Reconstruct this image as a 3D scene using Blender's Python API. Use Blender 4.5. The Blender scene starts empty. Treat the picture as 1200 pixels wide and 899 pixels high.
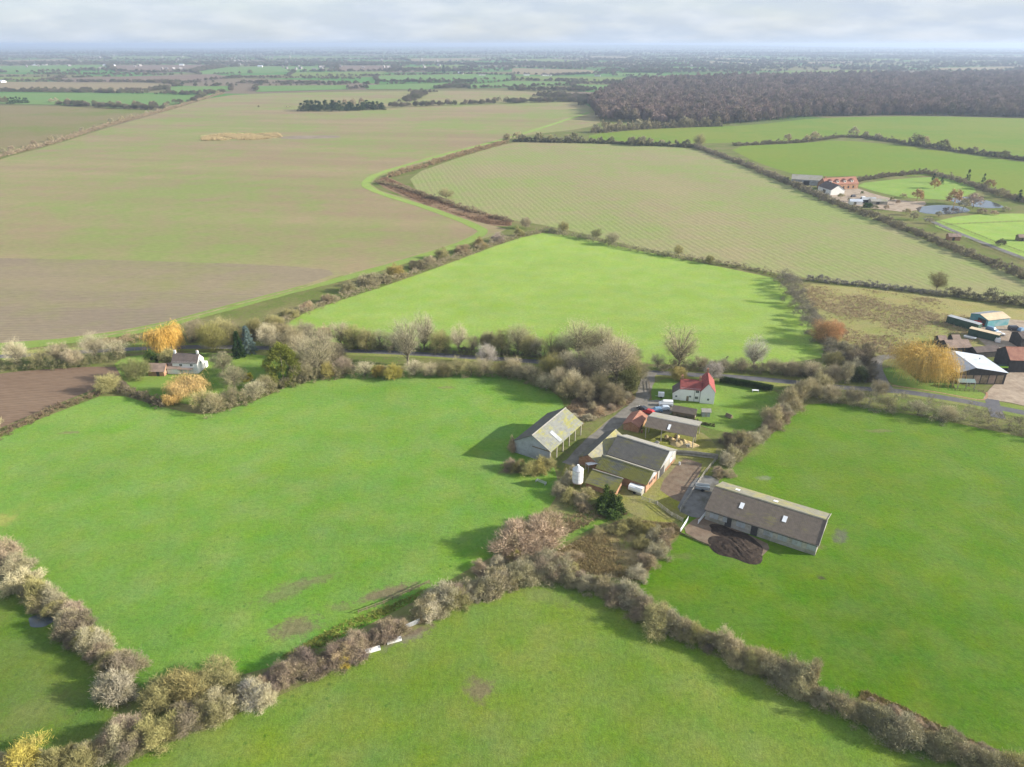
import bpy, math, random
import numpy as np
from mathutils import Vector, Matrix

# ------------------------------------------------------------------ camera, sky, sun, exposure
scene = bpy.context.scene
COL = scene.collection
CAM_H = 110.0
FPX, PW, PH, HORIZON = 833.0, 1200.0, 899.0, 52.0
PITCH = math.atan((PH / 2 - HORIZON) / FPX)
cd = bpy.data.cameras.new('camera')
cam = bpy.data.objects.new('camera', cd); COL.objects.link(cam)
cam.location = (0, 0, CAM_H)
cam.rotation_euler = (math.pi / 2 - PITCH, 0, 0)
cd.sensor_fit = 'HORIZONTAL'; cd.sensor_width = 36.0; cd.lens = 36.0 * FPX / PW
cd.clip_start = 1.0; cd.clip_end = 120000.0
scene.camera = cam

SUN_EL = math.radians(21.0)
SUN_TO = Vector((0.996, -0.085, 0)).normalized()
sun_dir = Vector((SUN_TO.x * math.cos(SUN_EL), SUN_TO.y * math.cos(SUN_EL), math.sin(SUN_EL)))
sd = bpy.data.lights.new('sun', 'SUN'); sd.energy = 3.9; sd.angle = math.radians(0.8); sd.color = (1.0, 0.93, 0.82)
sun = bpy.data.objects.new('sun', sd); COL.objects.link(sun)
sun.location = (300, 0, 300)
sun.rotation_euler = (-sun_dir).to_track_quat('-Z', 'Y').to_euler()

world = bpy.data.worlds.new('World'); scene.world = world; world.use_nodes = True
wn, wl = world.node_tree.nodes, world.node_tree.links
wn.clear()
w_out = wn.new('ShaderNodeOutputWorld'); w_bg = wn.new('ShaderNodeBackground')
w_bg.inputs['Strength'].default_value = 0.1
sky = wn.new('ShaderNodeTexSky'); sky.sky_type = 'NISHITA'; sky.sun_disc = False
sky.sun_elevation = SUN_EL; sky.sun_rotation = math.atan2(SUN_TO.x, SUN_TO.y)
sky.altitude = 100; sky.air_density = 1.0; sky.dust_density = 1.2; sky.ozone_density = 1.5
w_tc = wn.new('ShaderNodeTexCoord')
w_sep = wn.new('ShaderNodeSeparateXYZ'); wl.new(w_tc.outputs['Generated'], w_sep.inputs[0])
def wmath(op, a, b=None, c=None):
    n = wn.new('ShaderNodeMath'); n.operation = op
    for i, v in enumerate((a, b, c)):
        if v is None: continue
        if isinstance(v, (int, float)): n.inputs[i].default_value = v
        else: wl.new(v, n.inputs[i])
    return n.outputs[0]
wz = wmath('MAXIMUM', w_sep.outputs['Z'], 0.0)
wz = wmath('ADD', wz, 0.22)
wx = wmath('DIVIDE', w_sep.outputs['X'], wz); wy = wmath('DIVIDE', w_sep.outputs['Y'], wz)
w_cmb = wn.new('ShaderNodeCombineXYZ'); wl.new(wx, w_cmb.inputs[0]); wl.new(wy, w_cmb.inputs[1])
w_no = wn.new('ShaderNodeTexNoise'); wl.new(w_cmb.outputs[0], w_no.inputs['Vector'])
w_no.inputs['Scale'].default_value = 1.3; w_no.inputs['Detail'].default_value = 7; w_no.inputs['Roughness'].default_value = 0.55
w_rp = wn.new('ShaderNodeValToRGB'); wl.new(w_no.outputs[0], w_rp.inputs[0])
w_rp.color_ramp.elements[0].position = 0.33; w_rp.color_ramp.elements[0].color = (0.72, 0.72, 0.72, 1)
w_rp.color_ramp.elements[1].position = 0.60; w_rp.color_ramp.elements[1].color = (0.98, 0.98, 0.98, 1)
w_no2 = wn.new('ShaderNodeTexNoise'); wl.new(w_cmb.outputs[0], w_no2.inputs['Vector'])
w_no2.inputs['Scale'].default_value = 3.2; w_no2.inputs['Detail'].default_value = 6
w_rp2 = wn.new('ShaderNodeValToRGB'); wl.new(w_no2.outputs[0], w_rp2.inputs[0])
w_rp2.color_ramp.elements[0].position = 0.42; w_rp2.color_ramp.elements[0].color = (2.4, 2.75, 3.25, 1)
w_rp2.color_ramp.elements[1].position = 0.68; w_rp2.color_ramp.elements[1].color = (3.02, 3.27, 3.62, 1)
w_mx = wn.new('ShaderNodeMix'); w_mx.data_type = 'RGBA'
wl.new(w_rp.outputs[0], w_mx.inputs[0]); wl.new(sky.outputs[0], w_mx.inputs[6]); wl.new(w_rp2.outputs[0], w_mx.inputs[7])
wl.new(w_mx.outputs[2], w_bg.inputs['Color']); wl.new(w_bg.outputs[0], w_out.inputs['Surface'])

vs = scene.view_settings
vs.view_transform = 'Standard'; vs.look = 'None'; vs.exposure = 1.35; vs.gamma = 1.0; vs.use_curve_mapping = False
cy = scene.cycles
cy.max_bounces = 5; cy.diffuse_bounces = 2; cy.glossy_bounces = 2; cy.transmission_bounces = 3
cy.volume_bounces = 0; cy.transparent_max_bounces = 6; cy.caustics_reflective = False; cy.caustics_refractive = False
cy.use_denoising = True
cy.sample_clamp_indirect = 4.0

# ------------------------------------------------------------------ helpers
def g(u, v, z=0.0):
    """ground position (at height z) that the photograph shows at pixel u, v"""
    x = (u - PW / 2) / FPX; y = -(v - PH / 2) / FPX
    dy = math.cos(PITCH) + y * math.sin(PITCH); dz = -math.sin(PITCH) + y * math.cos(PITCH)
    t = (z - CAM_H) / dz
    return (x * t, dy * t)

def tag(o, label=None, cat=None, group=None, kind=None):
    if label: o['label'] = label
    if cat: o['category'] = cat
    if group: o['group'] = group
    if kind: o['kind'] = kind
    return o

def new_mesh(name, verts, faces, mat=None, smooth=False):
    me = bpy.data.meshes.new(name)
    verts = np.asarray(verts, dtype=np.float32)
    if isinstance(faces, np.ndarray):
        nf, k = faces.shape
        me.vertices.add(len(verts)); me.vertices.foreach_set('co', verts.ravel())
        me.loops.add(nf * k); me.loops.foreach_set('vertex_index', faces.astype(np.int32).ravel())
        me.polygons.add(nf); me.polygons.foreach_set('loop_start', np.arange(0, nf * k, k, dtype=np.int32))
        me.update(calc_edges=True)
    else:
        me.from_pydata([tuple(map(float, v)) for v in verts], [], faces)
        me.update()
    if smooth:
        me.polygons.foreach_set('use_smooth', np.ones(len(me.polygons), dtype=bool))
    if mat is not None: me.materials.append(mat)
    return me

def obj(name, me, parent=None, loc=(0, 0, 0), rz=0.0, scale=None):
    o = bpy.data.objects.new(name, me); COL.objects.link(o)
    o.location = loc; o.rotation_euler = (0, 0, rz)
    if scale is not None: o.scale = scale if hasattr(scale, '__len__') else (scale,) * 3
    if parent is not None: o.parent = parent
    return o

def empty(name, loc, rz=0.0):
    o = bpy.data.objects.new(name, None); COL.objects.link(o)
    o.location = loc; o.rotation_euler = (0, 0, rz); o.empty_display_size = 0.5
    return o

class MB:
    """collects shapes into one mesh"""
    def __init__(s): s.v = []; s.f = []
    def poly(s, pts):
        b = len(s.v); s.v += [tuple(p) for p in pts]; s.f.append(tuple(range(b, b + len(pts)))); return s
    def box(s, x0, x1, y0, y1, z0, z1):
        b = len(s.v)
        s.v += [(x0, y0, z0), (x1, y0, z0), (x1, y1, z0), (x0, y1, z0), (x0, y0, z1), (x1, y0, z1), (x1, y1, z1), (x0, y1, z1)]
        for q in ((0, 3, 2, 1), (4, 5, 6, 7), (0, 1, 5, 4), (1, 2, 6, 5), (2, 3, 7, 6), (3, 0, 4, 7)): s.f.append(tuple(b + i for i in q))
        return s
    def prism(s, pts, a, b, axis='x'):
        """closed prism: pts 2-D outline, extruded from a to b along axis"""
        n = len(pts); k = len(s.v)
        def mk(p, t):
            if axis == 'x': return (t, p[0], p[1])
            if axis == 'y': return (p[0], t, p[1])
            return (p[0], p[1], t)
        s.v += [mk(p, a) for p in pts] + [mk(p, b) for p in pts]
        s.f.append(tuple(range(k + n - 1, k - 1, -1))); s.f.append(tuple(range(k + n, k + 2 * n)))
        for i in range(n):
            j = (i + 1) % n; s.f.append((k + i, k + j, k + n + j, k + n + i))
        return s
    def cyl(s, c, r0, r1, z0, z1, n=14, axis='z'):
        k = len(s.v)
        for (r, t) in ((r0, z0), (r1, z1)):
            for i in range(n):
                a = 2 * math.pi * i / n; p, q = r * math.cos(a), r * math.sin(a)
                s.v.append((c[0] + p, c[1] + q, t) if axis == 'z' else ((c[0] + p, t, c[1] + q) if axis == 'y' else (t, c[0] + p, c[1] + q)))
        s.f.append(tuple(range(k + n - 1, k - 1, -1))); s.f.append(tuple(range(k + n, k + 2 * n)))
        for i in range(n): s.f.append((k + i, k + (i + 1) % n, k + n + (i + 1) % n, k + n + i))
        return s
    def mesh(s, name, mat, smooth=False): return new_mesh(name, s.v, s.f, mat, smooth)
    def build(s, name, mat, parent=None, smooth=False): return obj(name, s.mesh(name, mat, smooth), parent)

# ------------------------------------------------------------------ materials
class NB:
    def __init__(s, name, rough=0.9, spec=0.15):
        s.m = bpy.data.materials.new(name); s.m.use_nodes = True
        s.t = s.m.node_tree; s.t.nodes.clear()
        s.out = s.t.nodes.new('ShaderNodeOutputMaterial'); s.b = s.t.nodes.new('ShaderNodeBsdfPrincipled')
        s.b.inputs['Roughness'].default_value = rough; s.b.inputs['Specular IOR Level'].default_value = spec
        s.t.links.new(s.b.outputs[0], s.out.inputs[0])
        s._pos = None
    def node(s, t): return s.t.nodes.new(t)
    def set(s, i, v):
        if v is None: return
        if isinstance(v, bpy.types.NodeSocket): s.t.links.new(v, i)
        elif isinstance(v, (tuple, list)):
            i.default_value = tuple(v) + ((1.0,) if (i.type == 'RGBA' and len(v) == 3) else ())
        else: i.default_value = v
    def pos(s):
        if s._pos is None: s._pos = s.node('ShaderNodeNewGeometry').outputs['Position']
        return s._pos
    def map(s, vec, rz=0.0, sc=(1, 1, 1), loc=(0, 0, 0)):
        n = s.node('ShaderNodeMapping'); s.set(n.inputs['Vector'], vec)
        n.inputs['Rotation'].default_value = (0, 0, rz); n.inputs['Scale'].default_value = sc; n.inputs['Location'].default_value = loc
        return n.outputs[0]
    def noise(s, scale, detail=3, rough=0.5, vec=None, dist=0.0):
        n = s.node('ShaderNodeTexNoise'); s.set(n.inputs['Vector'], s.pos() if vec is None else vec)
        n.inputs['Scale'].default_value = scale; n.inputs['Detail'].default_value = detail
        n.inputs['Roughness'].default_value = rough; n.inputs['Distortion'].default_value = dist
        return n.outputs[0]
    def ramp(s, f, a, b):
        n = s.node('ShaderNodeMapRange'); n.clamp = True; s.set(n.inputs[0], f)
        n.inputs[1].default_value = a; n.inputs[2].default_value = b
        return n.outputs[0]
    def rng(s, f, a, b, c, d):
        n = s.node('ShaderNodeMapRange'); n.clamp = True; s.set(n.inputs[0], f)
        for i, v in enumerate((a, b, c, d)): n.inputs[1 + i].default_value = v
        return n.outputs[0]
    def math(s, op, a, b=None):
        n = s.node('ShaderNodeMath'); n.operation = op; s.set(n.inputs[0], a); s.set(n.inputs[1], b); return n.outputs[0]
    def mix(s, f, a, b, mode='MIX'):
        n = s.node('ShaderNodeMix'); n.data_type = 'RGBA'; n.blend_type = mode
        s.set(n.inputs[0], f); s.set(n.inputs[6], a); s.set(n.inputs[7], b); return n.outputs[2]
    def scale(s, col, f):
        n = s.node('ShaderNodeVectorMath'); n.operation = 'SCALE'; s.set(n.inputs[0], col); s.set(n.inputs['Scale'], f); return n.outputs[0]
    def bump(s, h, strength, dist):
        n = s.node('ShaderNodeBump'); s.set(n.inputs['Height'], h)
        n.inputs['Strength'].default_value = strength; n.inputs['Distance'].default_value = dist
        s.t.links.new(n.outputs[0], s.b.inputs['Normal'])
    def ellipse(s, x, y, rx, ry, rz=0.0, soft=0.35, nz=None):
        """0..1 mask of a worn patch with a ragged edge"""
        n = s.node('ShaderNodeMapping'); n.vector_type = 'TEXTURE'; s.set(n.inputs['Vector'], s.pos())
        n.inputs['Location'].default_value = (x, y, 0); n.inputs['Rotation'].default_value = (0, 0, rz); n.inputs['Scale'].default_value = (rx, ry, 1e6)
        l = s.node('ShaderNodeVectorMath'); l.operation = 'LENGTH'; s.set(l.inputs[0], n.outputs[0])
        d = l.outputs['Value']
        if nz is not None: d = s.math('ADD', d, nz)
        return s.rng(d, 1 - soft, 1 + soft, 1, 0)
    def color(s, c): s.set(s.b.inputs['Base Color'], c); return s.m

MUD = (0.16, 0.115, 0.08)
def pasture_mat(name, a, b, c, patches=(), streak=0.6):
    n = NB(name, 0.95, 0.08)
    n.b.inputs['Sheen Weight'].default_value = 0.25; n.b.inputs['Sheen Roughness'].default_value = 0.45; n.b.inputs['Sheen Tint'].default_value = (0.62, 0.80, 0.26, 1)
    big = n.noise(0.014, 3, 0.5); mid = n.noise(0.075, 4, 0.6); fine = n.noise(0.9, 5, 0.7); vf = n.noise(3.2, 3, 0.7)
    st = n.noise(0.05, 3, 0.6, n.map(n.pos(), streak, (1, 5, 1)))
    col = n.mix(n.ramp(big, 0.34, 0.66), a, b)
    col = n.mix(n.ramp(mid, 0.42, 0.72), col, c)
    col = n.mix(n.math('MULTIPLY', n.ramp(st, 0.45, 0.72), 0.5), col, b)
    col = n.scale(col, n.rng(n.noise(0.032, 4, 0.6), 0.3, 0.7, 0.90, 1.10))
    tn = n.node('ShaderNodeTexVoronoi'); n.set(tn.inputs['Vector'], n.pos()); tn.inputs['Scale'].default_value = 0.34
    tuft = n.rng(n.math('ADD', tn.outputs['Distance'], n.math('MULTIPLY', vf, 0.14)), 0.14, 0.24, 0.75, 0.0)
    tuft = n.math('MULTIPLY', tuft, n.ramp(n.noise(0.03, 2), 0.36, 0.58))
    col = n.mix(tuft, col, (a[0] * 0.55, a[1] * 0.68, a[2] * 0.7))
    dry = n.math('MULTIPLY', n.ramp(n.noise(0.35, 5, 0.7), 0.52, 0.78), 0.16)
    col = n.mix(dry, col, (0.17, 0.18, 0.05))
    col = n.scale(col, n.rng(fine, 0.28, 0.72, 0.78, 1.22)); col = n.scale(col, n.rng(vf, 0.25, 0.75, 0.72, 1.26))
    hs_ = n.node('ShaderNodeHueSaturation'); n.set(hs_.inputs['Color'], col); n.set(hs_.inputs['Hue'], n.rng(n.noise(0.16, 4, 0.65), 0.3, 0.7, 0.482, 0.510)); n.set(hs_.inputs['Saturation'], n.rng(n.noise(0.1, 4, 0.6), 0.3, 0.7, 0.95, 1.12)); col = hs_.outputs[0]
    nz = n.math('MULTIPLY', n.math('SUBTRACT', n.noise(0.45, 5, 0.7), 0.5), 3.2)
    for (x, y, rx, ry, rz, k, mc) in patches:
        m = n.math('MULTIPLY', n.ellipse(x, y, rx, ry, rz, 0.4, nz), k)
        col = n.mix(m, col, n.scale(mc, n.rng(fine, 0.3, 0.7, 0.7, 1.25)))
    tw_ = n.node('ShaderNodeTexWave'); tw_.wave_type = 'BANDS'; tw_.bands_direction = 'Y'; n.set(tw_.inputs['Vector'], n.map(n.pos(), streak * 1.7 + .3))
    tw_.inputs['Scale'].default_value = 0.314 / 38; tw_.inputs['Distortion'].default_value = 5.0; tw_.inputs['Detail'].default_value = 1; tw_.inputs['Detail Scale'].default_value = 0.25
    col = n.mix(n.math('MULTIPLY', n.math('MULTIPLY', n.ramp(tw_.outputs[1], 0.985, 1.0), n.ramp(n.noise(0.02, 2), 0.42, 0.6)), 0.12), col, (a[0] * .72, a[1] * .74, a[2] * .8))
    h = n.math('ADD', fine, n.math('MULTIPLY', vf, 0.35))
    n.bump(h, 0.6, 0.30)
    return n.color(col)

def arable_mat(name, soil, crop, straw, rz, spacing=1.0, green=0.45, bandk=1.0, rows=0.09):
    n = NB(name, 0.95, 0.05)
    p = n.map(n.pos(), rz)
    band = n.noise(0.02, 4, 0.6, n.map(p, 0, (0.12, 1, 1))); big = n.noise(0.006, 4, 0.6); mid = n.noise(0.05, 4, 0.6)
    fine = n.noise(0.8, 4, 0.7, n.map(p, 0, (0.25, 1, 1)))
    w = n.node('ShaderNodeTexWave'); w.wave_type = 'BANDS'; w.bands_direction = 'Y'; n.set(w.inputs['Vector'], p)
    w.inputs['Scale'].default_value = 0.314 / spacing; w.inputs['Distortion'].default_value = 0.5; w.inputs['Detail'].default_value = 2; w.inputs['Detail Scale'].default_value = 0.08
    col = n.mix(n.ramp(band, 0.5 - 0.14 * bandk, 0.5 + 0.14 * bandk), soil, straw)
    gm = n.ramp(n.math('ADD', n.math('MULTIPLY', big, 0.65), n.math('MULTIPLY', mid, 0.35)), 0.62 - green * 0.3, 0.78 - green * 0.3)
    col = n.mix(n.math('MULTIPLY', gm, 0.85), col, crop)
    tram = n.node('ShaderNodeTexWave'); tram.wave_type = 'BANDS'; tram.bands_direction = 'Y'; n.set(tram.inputs['Vector'], p)
    tram.inputs['Scale'].default_value = 0.314 / 24; tram.inputs['Distortion'].default_value = 0.6; tram.inputs['Detail'].default_value = 0
    col = n.mix(n.math('MULTIPLY', n.ramp(tram.outputs[1], 0.975, 1.0), 0.35), col, soil)
    col = n.mix(n.ramp(n.noise(0.03, 3), 0.35, 0.6), col, n.scale(col, n.rng(w.outputs[1], 0, 1, 1 - 1.6 * rows, 1 + 1.6 * rows))); col = n.scale(col, n.rng(fine, 0.25, 0.75, 0.82, 1.2))
    n.bump(n.math('ADD', n.math('MULTIPLY', w.outputs[1], 0.5), fine), 0.5, 0.25)
    return n.color(col)

def plain_mat(name, c, rough=0.8, var=0.2, scale=0.8, spec=0.3, bump=0.0, c2=None, metal=0.0):
    n = NB(name, rough, spec)
    f = n.noise(scale, 5, 0.65)
    col = n.scale(c, n.rng(f, 0.25, 0.75, 1 - var, 1 + var))
    if c2 is not None: col = n.mix(n.ramp(n.noise(scale * 0.45, 5, 0.7), 0.48, 0.62), col, c2)
    n.b.inputs['Metallic'].default_value = metal
    if bump: n.bump(f, 0.5, bump)
    return n.color(col)

def roof_mat(name, base, moss, amount, lichen=None, rough=0.85):
    """weathered sheet roof: base grey with courses of moss along the slope, in the object's own axes"""
    n = NB(name, rough, 0.2)
    tc = n.node('ShaderNodeTexCoord').outputs['Object']
    f = n.noise(0.9, 5, 0.7, tc); st = n.noise(1.3, 4, 0.6, n.map(tc, 0, (0.25, 2.2, 1)))
    col = n.scale(base, n.rng(f, 0.2, 0.8, 0.7, 1.3))
    m = n.ramp(n.math('ADD', n.math('MULTIPLY', st, 0.5), n.math('MULTIPLY', n.noise(0.22, 4, 0.6, tc), 0.5)), 0.66 - amount * 0.3, 0.76 - amount * 0.3)
    col = n.mix(m, col, n.scale(moss, n.rng(f, 0.2, 0.8, 0.7, 1.25)))
    if lichen: col = n.mix(n.ramp(n.noise(2.2, 4, 0.7, tc), 0.60, 0.74), col, lichen)
    return n.color(col)

def foliage_mat(name, second, k=0.5, ns=0.35, rough=0.85, var=0.35, gain=1.0):
    """twigs or leaves: the object's own colour, varied in clumps, with a second growth colour"""
    n = NB(name, rough, 0.12)
    oi = n.node('ShaderNodeObjectInfo')
    f = n.noise(1.1, 3, 0.6); f2 = n.noise(ns, 3, 0.6)
    rnd = n.rng(oi.outputs['Random'], 0, 1, 0.84 * gain, 1.18 * gain)
    col = n.scale(oi.outputs['Color'], n.rng(f, 0.25, 0.75, 1 - var, 1 + var))
    col = n.scale(col, rnd)
    col = n.mix(n.math('MULTIPLY', n.ramp(f2, 0.46, 0.66), k), col, second)
    return n.color(col)

M = {}
M['twig'] = foliage_mat('twig_bark', (0.32, 0.29, 0.125), 0.4, gain=1.2)
M['scrub'] = foliage_mat('dry_scrub', (0.22, 0.15, 0.075), 0.5, 0.5)
M['leaf'] = foliage_mat('green_leaf', (0.10, 0.13, 0.03), 0.4, 0.6)
M['bark'] = plain_mat('tree_bark', (0.19, 0.165, 0.12), 0.95, 0.35, 2.0, 0.1, c2=(0.17, 0.17, 0.08))
M['asphalt'] = plain_mat('road_asphalt', (0.105, 0.105, 0.115), 0.85, 0.25, 0.5, 0.3, c2=(0.14, 0.13, 0.12))
M['track'] = plain_mat('gravel_track', (0.19, 0.175, 0.15), 0.9, 0.3, 0.35, 0.2, 0.1, c2=(0.13, 0.12, 0.095))
M['mud'] = plain_mat('bare_mud', MUD, 0.85, 0.35, 0.7, 0.2, 0.2, c2=(0.19, 0.15, 0.105))
M['manure'] = plain_mat('manure', (0.034, 0.024, 0.018), 0.85, 0.5, 1.1, 0.2, 0.5, c2=(0.055, 0.04, 0.028))
M['concrete'] = plain_mat('yard_concrete', (0.17, 0.165, 0.155), 0.9, 0.3, 0.4, 0.2, 0.05, c2=(0.105, 0.10, 0.08))
M['straw'] = plain_mat('pale_straw', (0.45, 0.35, 0.19), 0.95, 0.3, 0.5, 0.1, 0.3)
M['worn'] = plain_mat('worn_grass_path', (0.27, 0.245, 0.12), 0.95, 0.3, 0.3, 0.05, c2=(0.19, 0.20, 0.07))
M['gravel'] = plain_mat('pale_gravel', (0.36, 0.29, 0.22), 0.95, 0.25, 0.4, 0.1, 0.05, c2=(0.26, 0.20, 0.15))
M['white'] = plain_mat('white_render', (0.80, 0.79, 0.76), 0.8, 0.06, 0.6, 0.3)
M['whitepaint'] = plain_mat('white_gloss_paint', (0.78, 0.79, 0.80), 0.4, 0.06, 0.8, 0.5, c2=(0.66, 0.66, 0.64))
M['glass'] = plain_mat('window_glass', (0.02, 0.025, 0.03), 0.1, 0.1, 1.0, 0.6)
M['dark'] = plain_mat('black_boards', (0.06, 0.058, 0.056), 0.85, 0.35, 0.9, 0.2)
M['timber'] = plain_mat('weathered_timber', (0.22, 0.175, 0.12), 0.9, 0.3, 1.2, 0.1, c2=(0.15, 0.12, 0.085))
M['palewood'] = plain_mat('pale_rail_wood', (0.42, 0.39, 0.34), 0.9, 0.25, 1.2, 0.1, c2=(0.30, 0.28, 0.24))
M['brick'] = plain_mat('old_brick', (0.34, 0.19, 0.115), 0.9, 0.3, 1.6, 0.15, 0.05, c2=(0.40, 0.27, 0.18))
M['block'] = plain_mat('concrete_block', (0.34, 0.32, 0.28), 0.9, 0.25, 0.7, 0.15, 0.03, c2=(0.22, 0.22, 0.17))
M['sheetgrey'] = plain_mat('grey_cladding', (0.36, 0.38, 0.40), 0.75, 0.22, 0.7, 0.3, c2=(0.27, 0.28, 0.28))
M['steel'] = plain_mat('galvanised_steel', (0.50, 0.51, 0.52), 0.5, 0.15, 1.4, 0.5, metal=0.3)
M['rust'] = plain_mat('rusty_steel', (0.24, 0.12, 0.07), 0.85, 0.35, 1.5, 0.2, c2=(0.33, 0.19, 0.12))
M['redtile'] = plain_mat('red_clay_tile', (0.29, 0.085, 0.075), 0.85, 0.3, 1.1, 0.15, c2=(0.215, 0.07, 0.065))
M['orangetile'] = plain_mat('orange_clay_tile', (0.33, 0.165, 0.115), 0.85, 0.2, 0.8, 0.2, c2=(0.27, 0.125, 0.09))
M['slate'] = plain_mat('grey_slate', (0.13, 0.105, 0.095), 0.85, 0.25, 0.9, 0.15, c2=(0.10, 0.085, 0.08))
M['browntile'] = plain_mat('brown_tile', (0.27, 0.20, 0.16), 0.85, 0.25, 0.9, 0.2, c2=(0.20, 0.15, 0.12))
M['whiteroof'] = plain_mat('pale_metal_roof', (0.47, 0.51, 0.57), 0.55, 0.1, 0.4, 0.3, c2=(0.41, 0.45, 0.52))
M['skylight'] = plain_mat('rooflight_plastic', (0.72, 0.74, 0.76), 0.4, 0.12, 1.2, 0.4)
M['tyre'] = plain_mat('tyre_rubber', (0.02, 0.02, 0.02), 0.9, 0.2, 3.0, 0.2)
M['teal'] = plain_mat('teal_sheet', (0.11, 0.30, 0.33), 0.6, 0.25, 0.6, 0.3, c2=(0.22, 0.34, 0.36))
M['green'] = plain_mat('dark_green_paint', (0.045, 0.085, 0.06), 0.7, 0.3, 0.7, 0.3)
M['cream'] = plain_mat('cream_sheet', (0.56, 0.45, 0.30), 0.7, 0.2, 0.6, 0.3)
M['lime'] = plain_mat('lime_canvas', (0.35, 0.62, 0.05), 0.7, 0.1, 1.0, 0.3)
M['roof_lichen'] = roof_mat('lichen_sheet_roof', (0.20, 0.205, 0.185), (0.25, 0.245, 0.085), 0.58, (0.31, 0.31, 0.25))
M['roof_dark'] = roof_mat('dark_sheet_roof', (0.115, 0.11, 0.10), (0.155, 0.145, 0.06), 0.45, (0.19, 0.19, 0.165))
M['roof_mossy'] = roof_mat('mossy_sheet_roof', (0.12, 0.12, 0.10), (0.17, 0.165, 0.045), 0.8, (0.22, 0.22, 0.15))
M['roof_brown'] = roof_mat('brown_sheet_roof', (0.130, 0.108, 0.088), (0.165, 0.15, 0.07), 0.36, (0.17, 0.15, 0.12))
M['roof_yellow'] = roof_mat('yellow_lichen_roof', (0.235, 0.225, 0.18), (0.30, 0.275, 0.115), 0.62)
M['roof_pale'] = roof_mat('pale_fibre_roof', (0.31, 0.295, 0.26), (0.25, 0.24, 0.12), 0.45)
def car_paint(name, c): return plain_mat(name, c, 0.25, 0.03, 0.5, 0.6)
M['water'] = NB('still_water', 0.06, 0.5).color((0.06, 0.075, 0.085))

# ------------------------------------------------------------------ ground and fields
n = NB('rough_ground', 0.95, 0.05)
vor = n.node('ShaderNodeTexVoronoi'); n.set(vor.inputs['Vector'], n.map(n.pos(), 0.35, (0.0022, 0.0042, 1))); vor.inputs['Scale'].default_value = 1.0
hue = n.node('ShaderNodeSeparateColor'); n.set(hue.inputs[0], vor.outputs['Color'])
far_c = n.mix(n.ramp(hue.outputs[0], 0.30, 0.36), (0.085, 0.15, 0.04), (0.17, 0.16, 0.075))
far_c = n.mix(n.ramp(hue.outputs[1], 0.62, 0.66), far_c, (0.19, 0.15, 0.105))
far_c = n.mix(n.ramp(hue.outputs[2], 0.72, 0.76), far_c, (0.09, 0.20, 0.05))
near_c = n.mix(n.ramp(n.noise(0.05, 4), 0.4, 0.65), (0.12, 0.155, 0.038), (0.19, 0.175, 0.075))
near_c = n.mix(n.math('MULTIPLY', n.ramp(n.noise(0.5, 4), 0.5, 0.7), 0.6), near_c, (0.16, 0.125, 0.075))
ln = n.node('ShaderNodeVectorMath'); ln.operation = 'LENGTH'; n.set(ln.inputs[0], n.pos())
gc = n.mix(n.ramp(ln.outputs['Value'], 1150, 1350), near_c, far_c)
n.bump(n.noise(0.9, 5, 0.7), 0.5, 0.3)
ground_m = n.color(n.scale(gc, n.rng(n.noise(0.7, 4, 0.7), 0.25, 0.75, 0.8, 1.2)))
R = 30000.0
# one sheet to the horizon, rising into low hills far off
ys = [-3000, -500, 0, 400, 1000, 3000, 7000, 9000, 10500, 12000, 13500, 15000, 16500, 18000, 19500, 21000, 22500, 24000, 26000, 28000, R]
xs = np.linspace(-26000, 26000, 121)
gv, gf = [], []
def hill_z(x, y):
    k = np.clip((y - 9000) / 14000, 0, 1)
    return np.maximum(k * k * (26 + 24 * np.sin(x / 3900 + 1.2) + 16 * np.sin(x / 1700 + y / 5000) + 34 * np.exp(-((x - 6500) / 6000) ** 2)), 0)
for j, y in enumerate(ys):
    for i, x in enumerate(xs):
        gv.append((x, y, float(hill_z(x, y))))
nx = len(xs)
for j in range(len(ys) - 1):
    for i in range(nx - 1): gf.append((j * nx + i, j * nx + i + 1, (j + 1) * nx + i + 1, (j + 1) * nx + i))
tag(obj('ground', new_mesh('ground', gv, gf, ground_m)), 'open flat farmland reaching to low hills on the horizon', kind='structure')

def smooth_pts(pts, closed=True, it=1):
    p = [Vector(q[:2]) for q in pts]
    for _ in range(it):
        o = []
        nn = len(p)
        for i in range(nn if closed else nn - 1):
            a, b = p[i], p[(i + 1) % nn]
            o += [a * .78 + b * .22, a * .22 + b * .78]
        if not closed: o = [p[0]] + o + [p[-1]]
        p = o
    return p

LAYER = [0.0]
def sheet(name, px, mat, label, z=None, it=1, world_pts=False):
    if z is None:
        LAYER[0] += 0.002; z = 0.005 + LAYER[0]
    elif z < 0.45: z = 0.03 + 0.2 * z
    pts = smooth_pts(px if world_pts else [g(*p) for p in px], True, it)
    me = new_mesh(name, [(p.x, p.y, z) for p in pts], [tuple(range(len(pts)))], mat)
    return tag(obj(name, me), label, kind='structure')

def ribbon(name, px, width, mat, label, z, it=2, world_pts=False, jit=0.0):
    p = smooth_pts(px if world_pts else [g(*q) for q in px], False, it)
    rr = random.Random(5)
    v = []; z = 0.03 + 0.2 * z
    for i, q in enumerate(p):
        t = (p[min(i + 1, len(p) - 1)] - p[max(i - 1, 0)]).normalized(); nrm = Vector((-t.y, t.x))
        w = width / 2
        v += [tuple(q + nrm * (w + rr.uniform(-jit, jit))) + (z,), tuple(q - nrm * (w + rr.uniform(-jit, jit))) + (z,)]
    f = [(2 * i, 2 * i + 1, 2 * i + 3, 2 * i + 2) for i in range(len(p) - 1)]
    return tag(obj(name, new_mesh(name, v, f, mat)), label, kind='structure')

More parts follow.
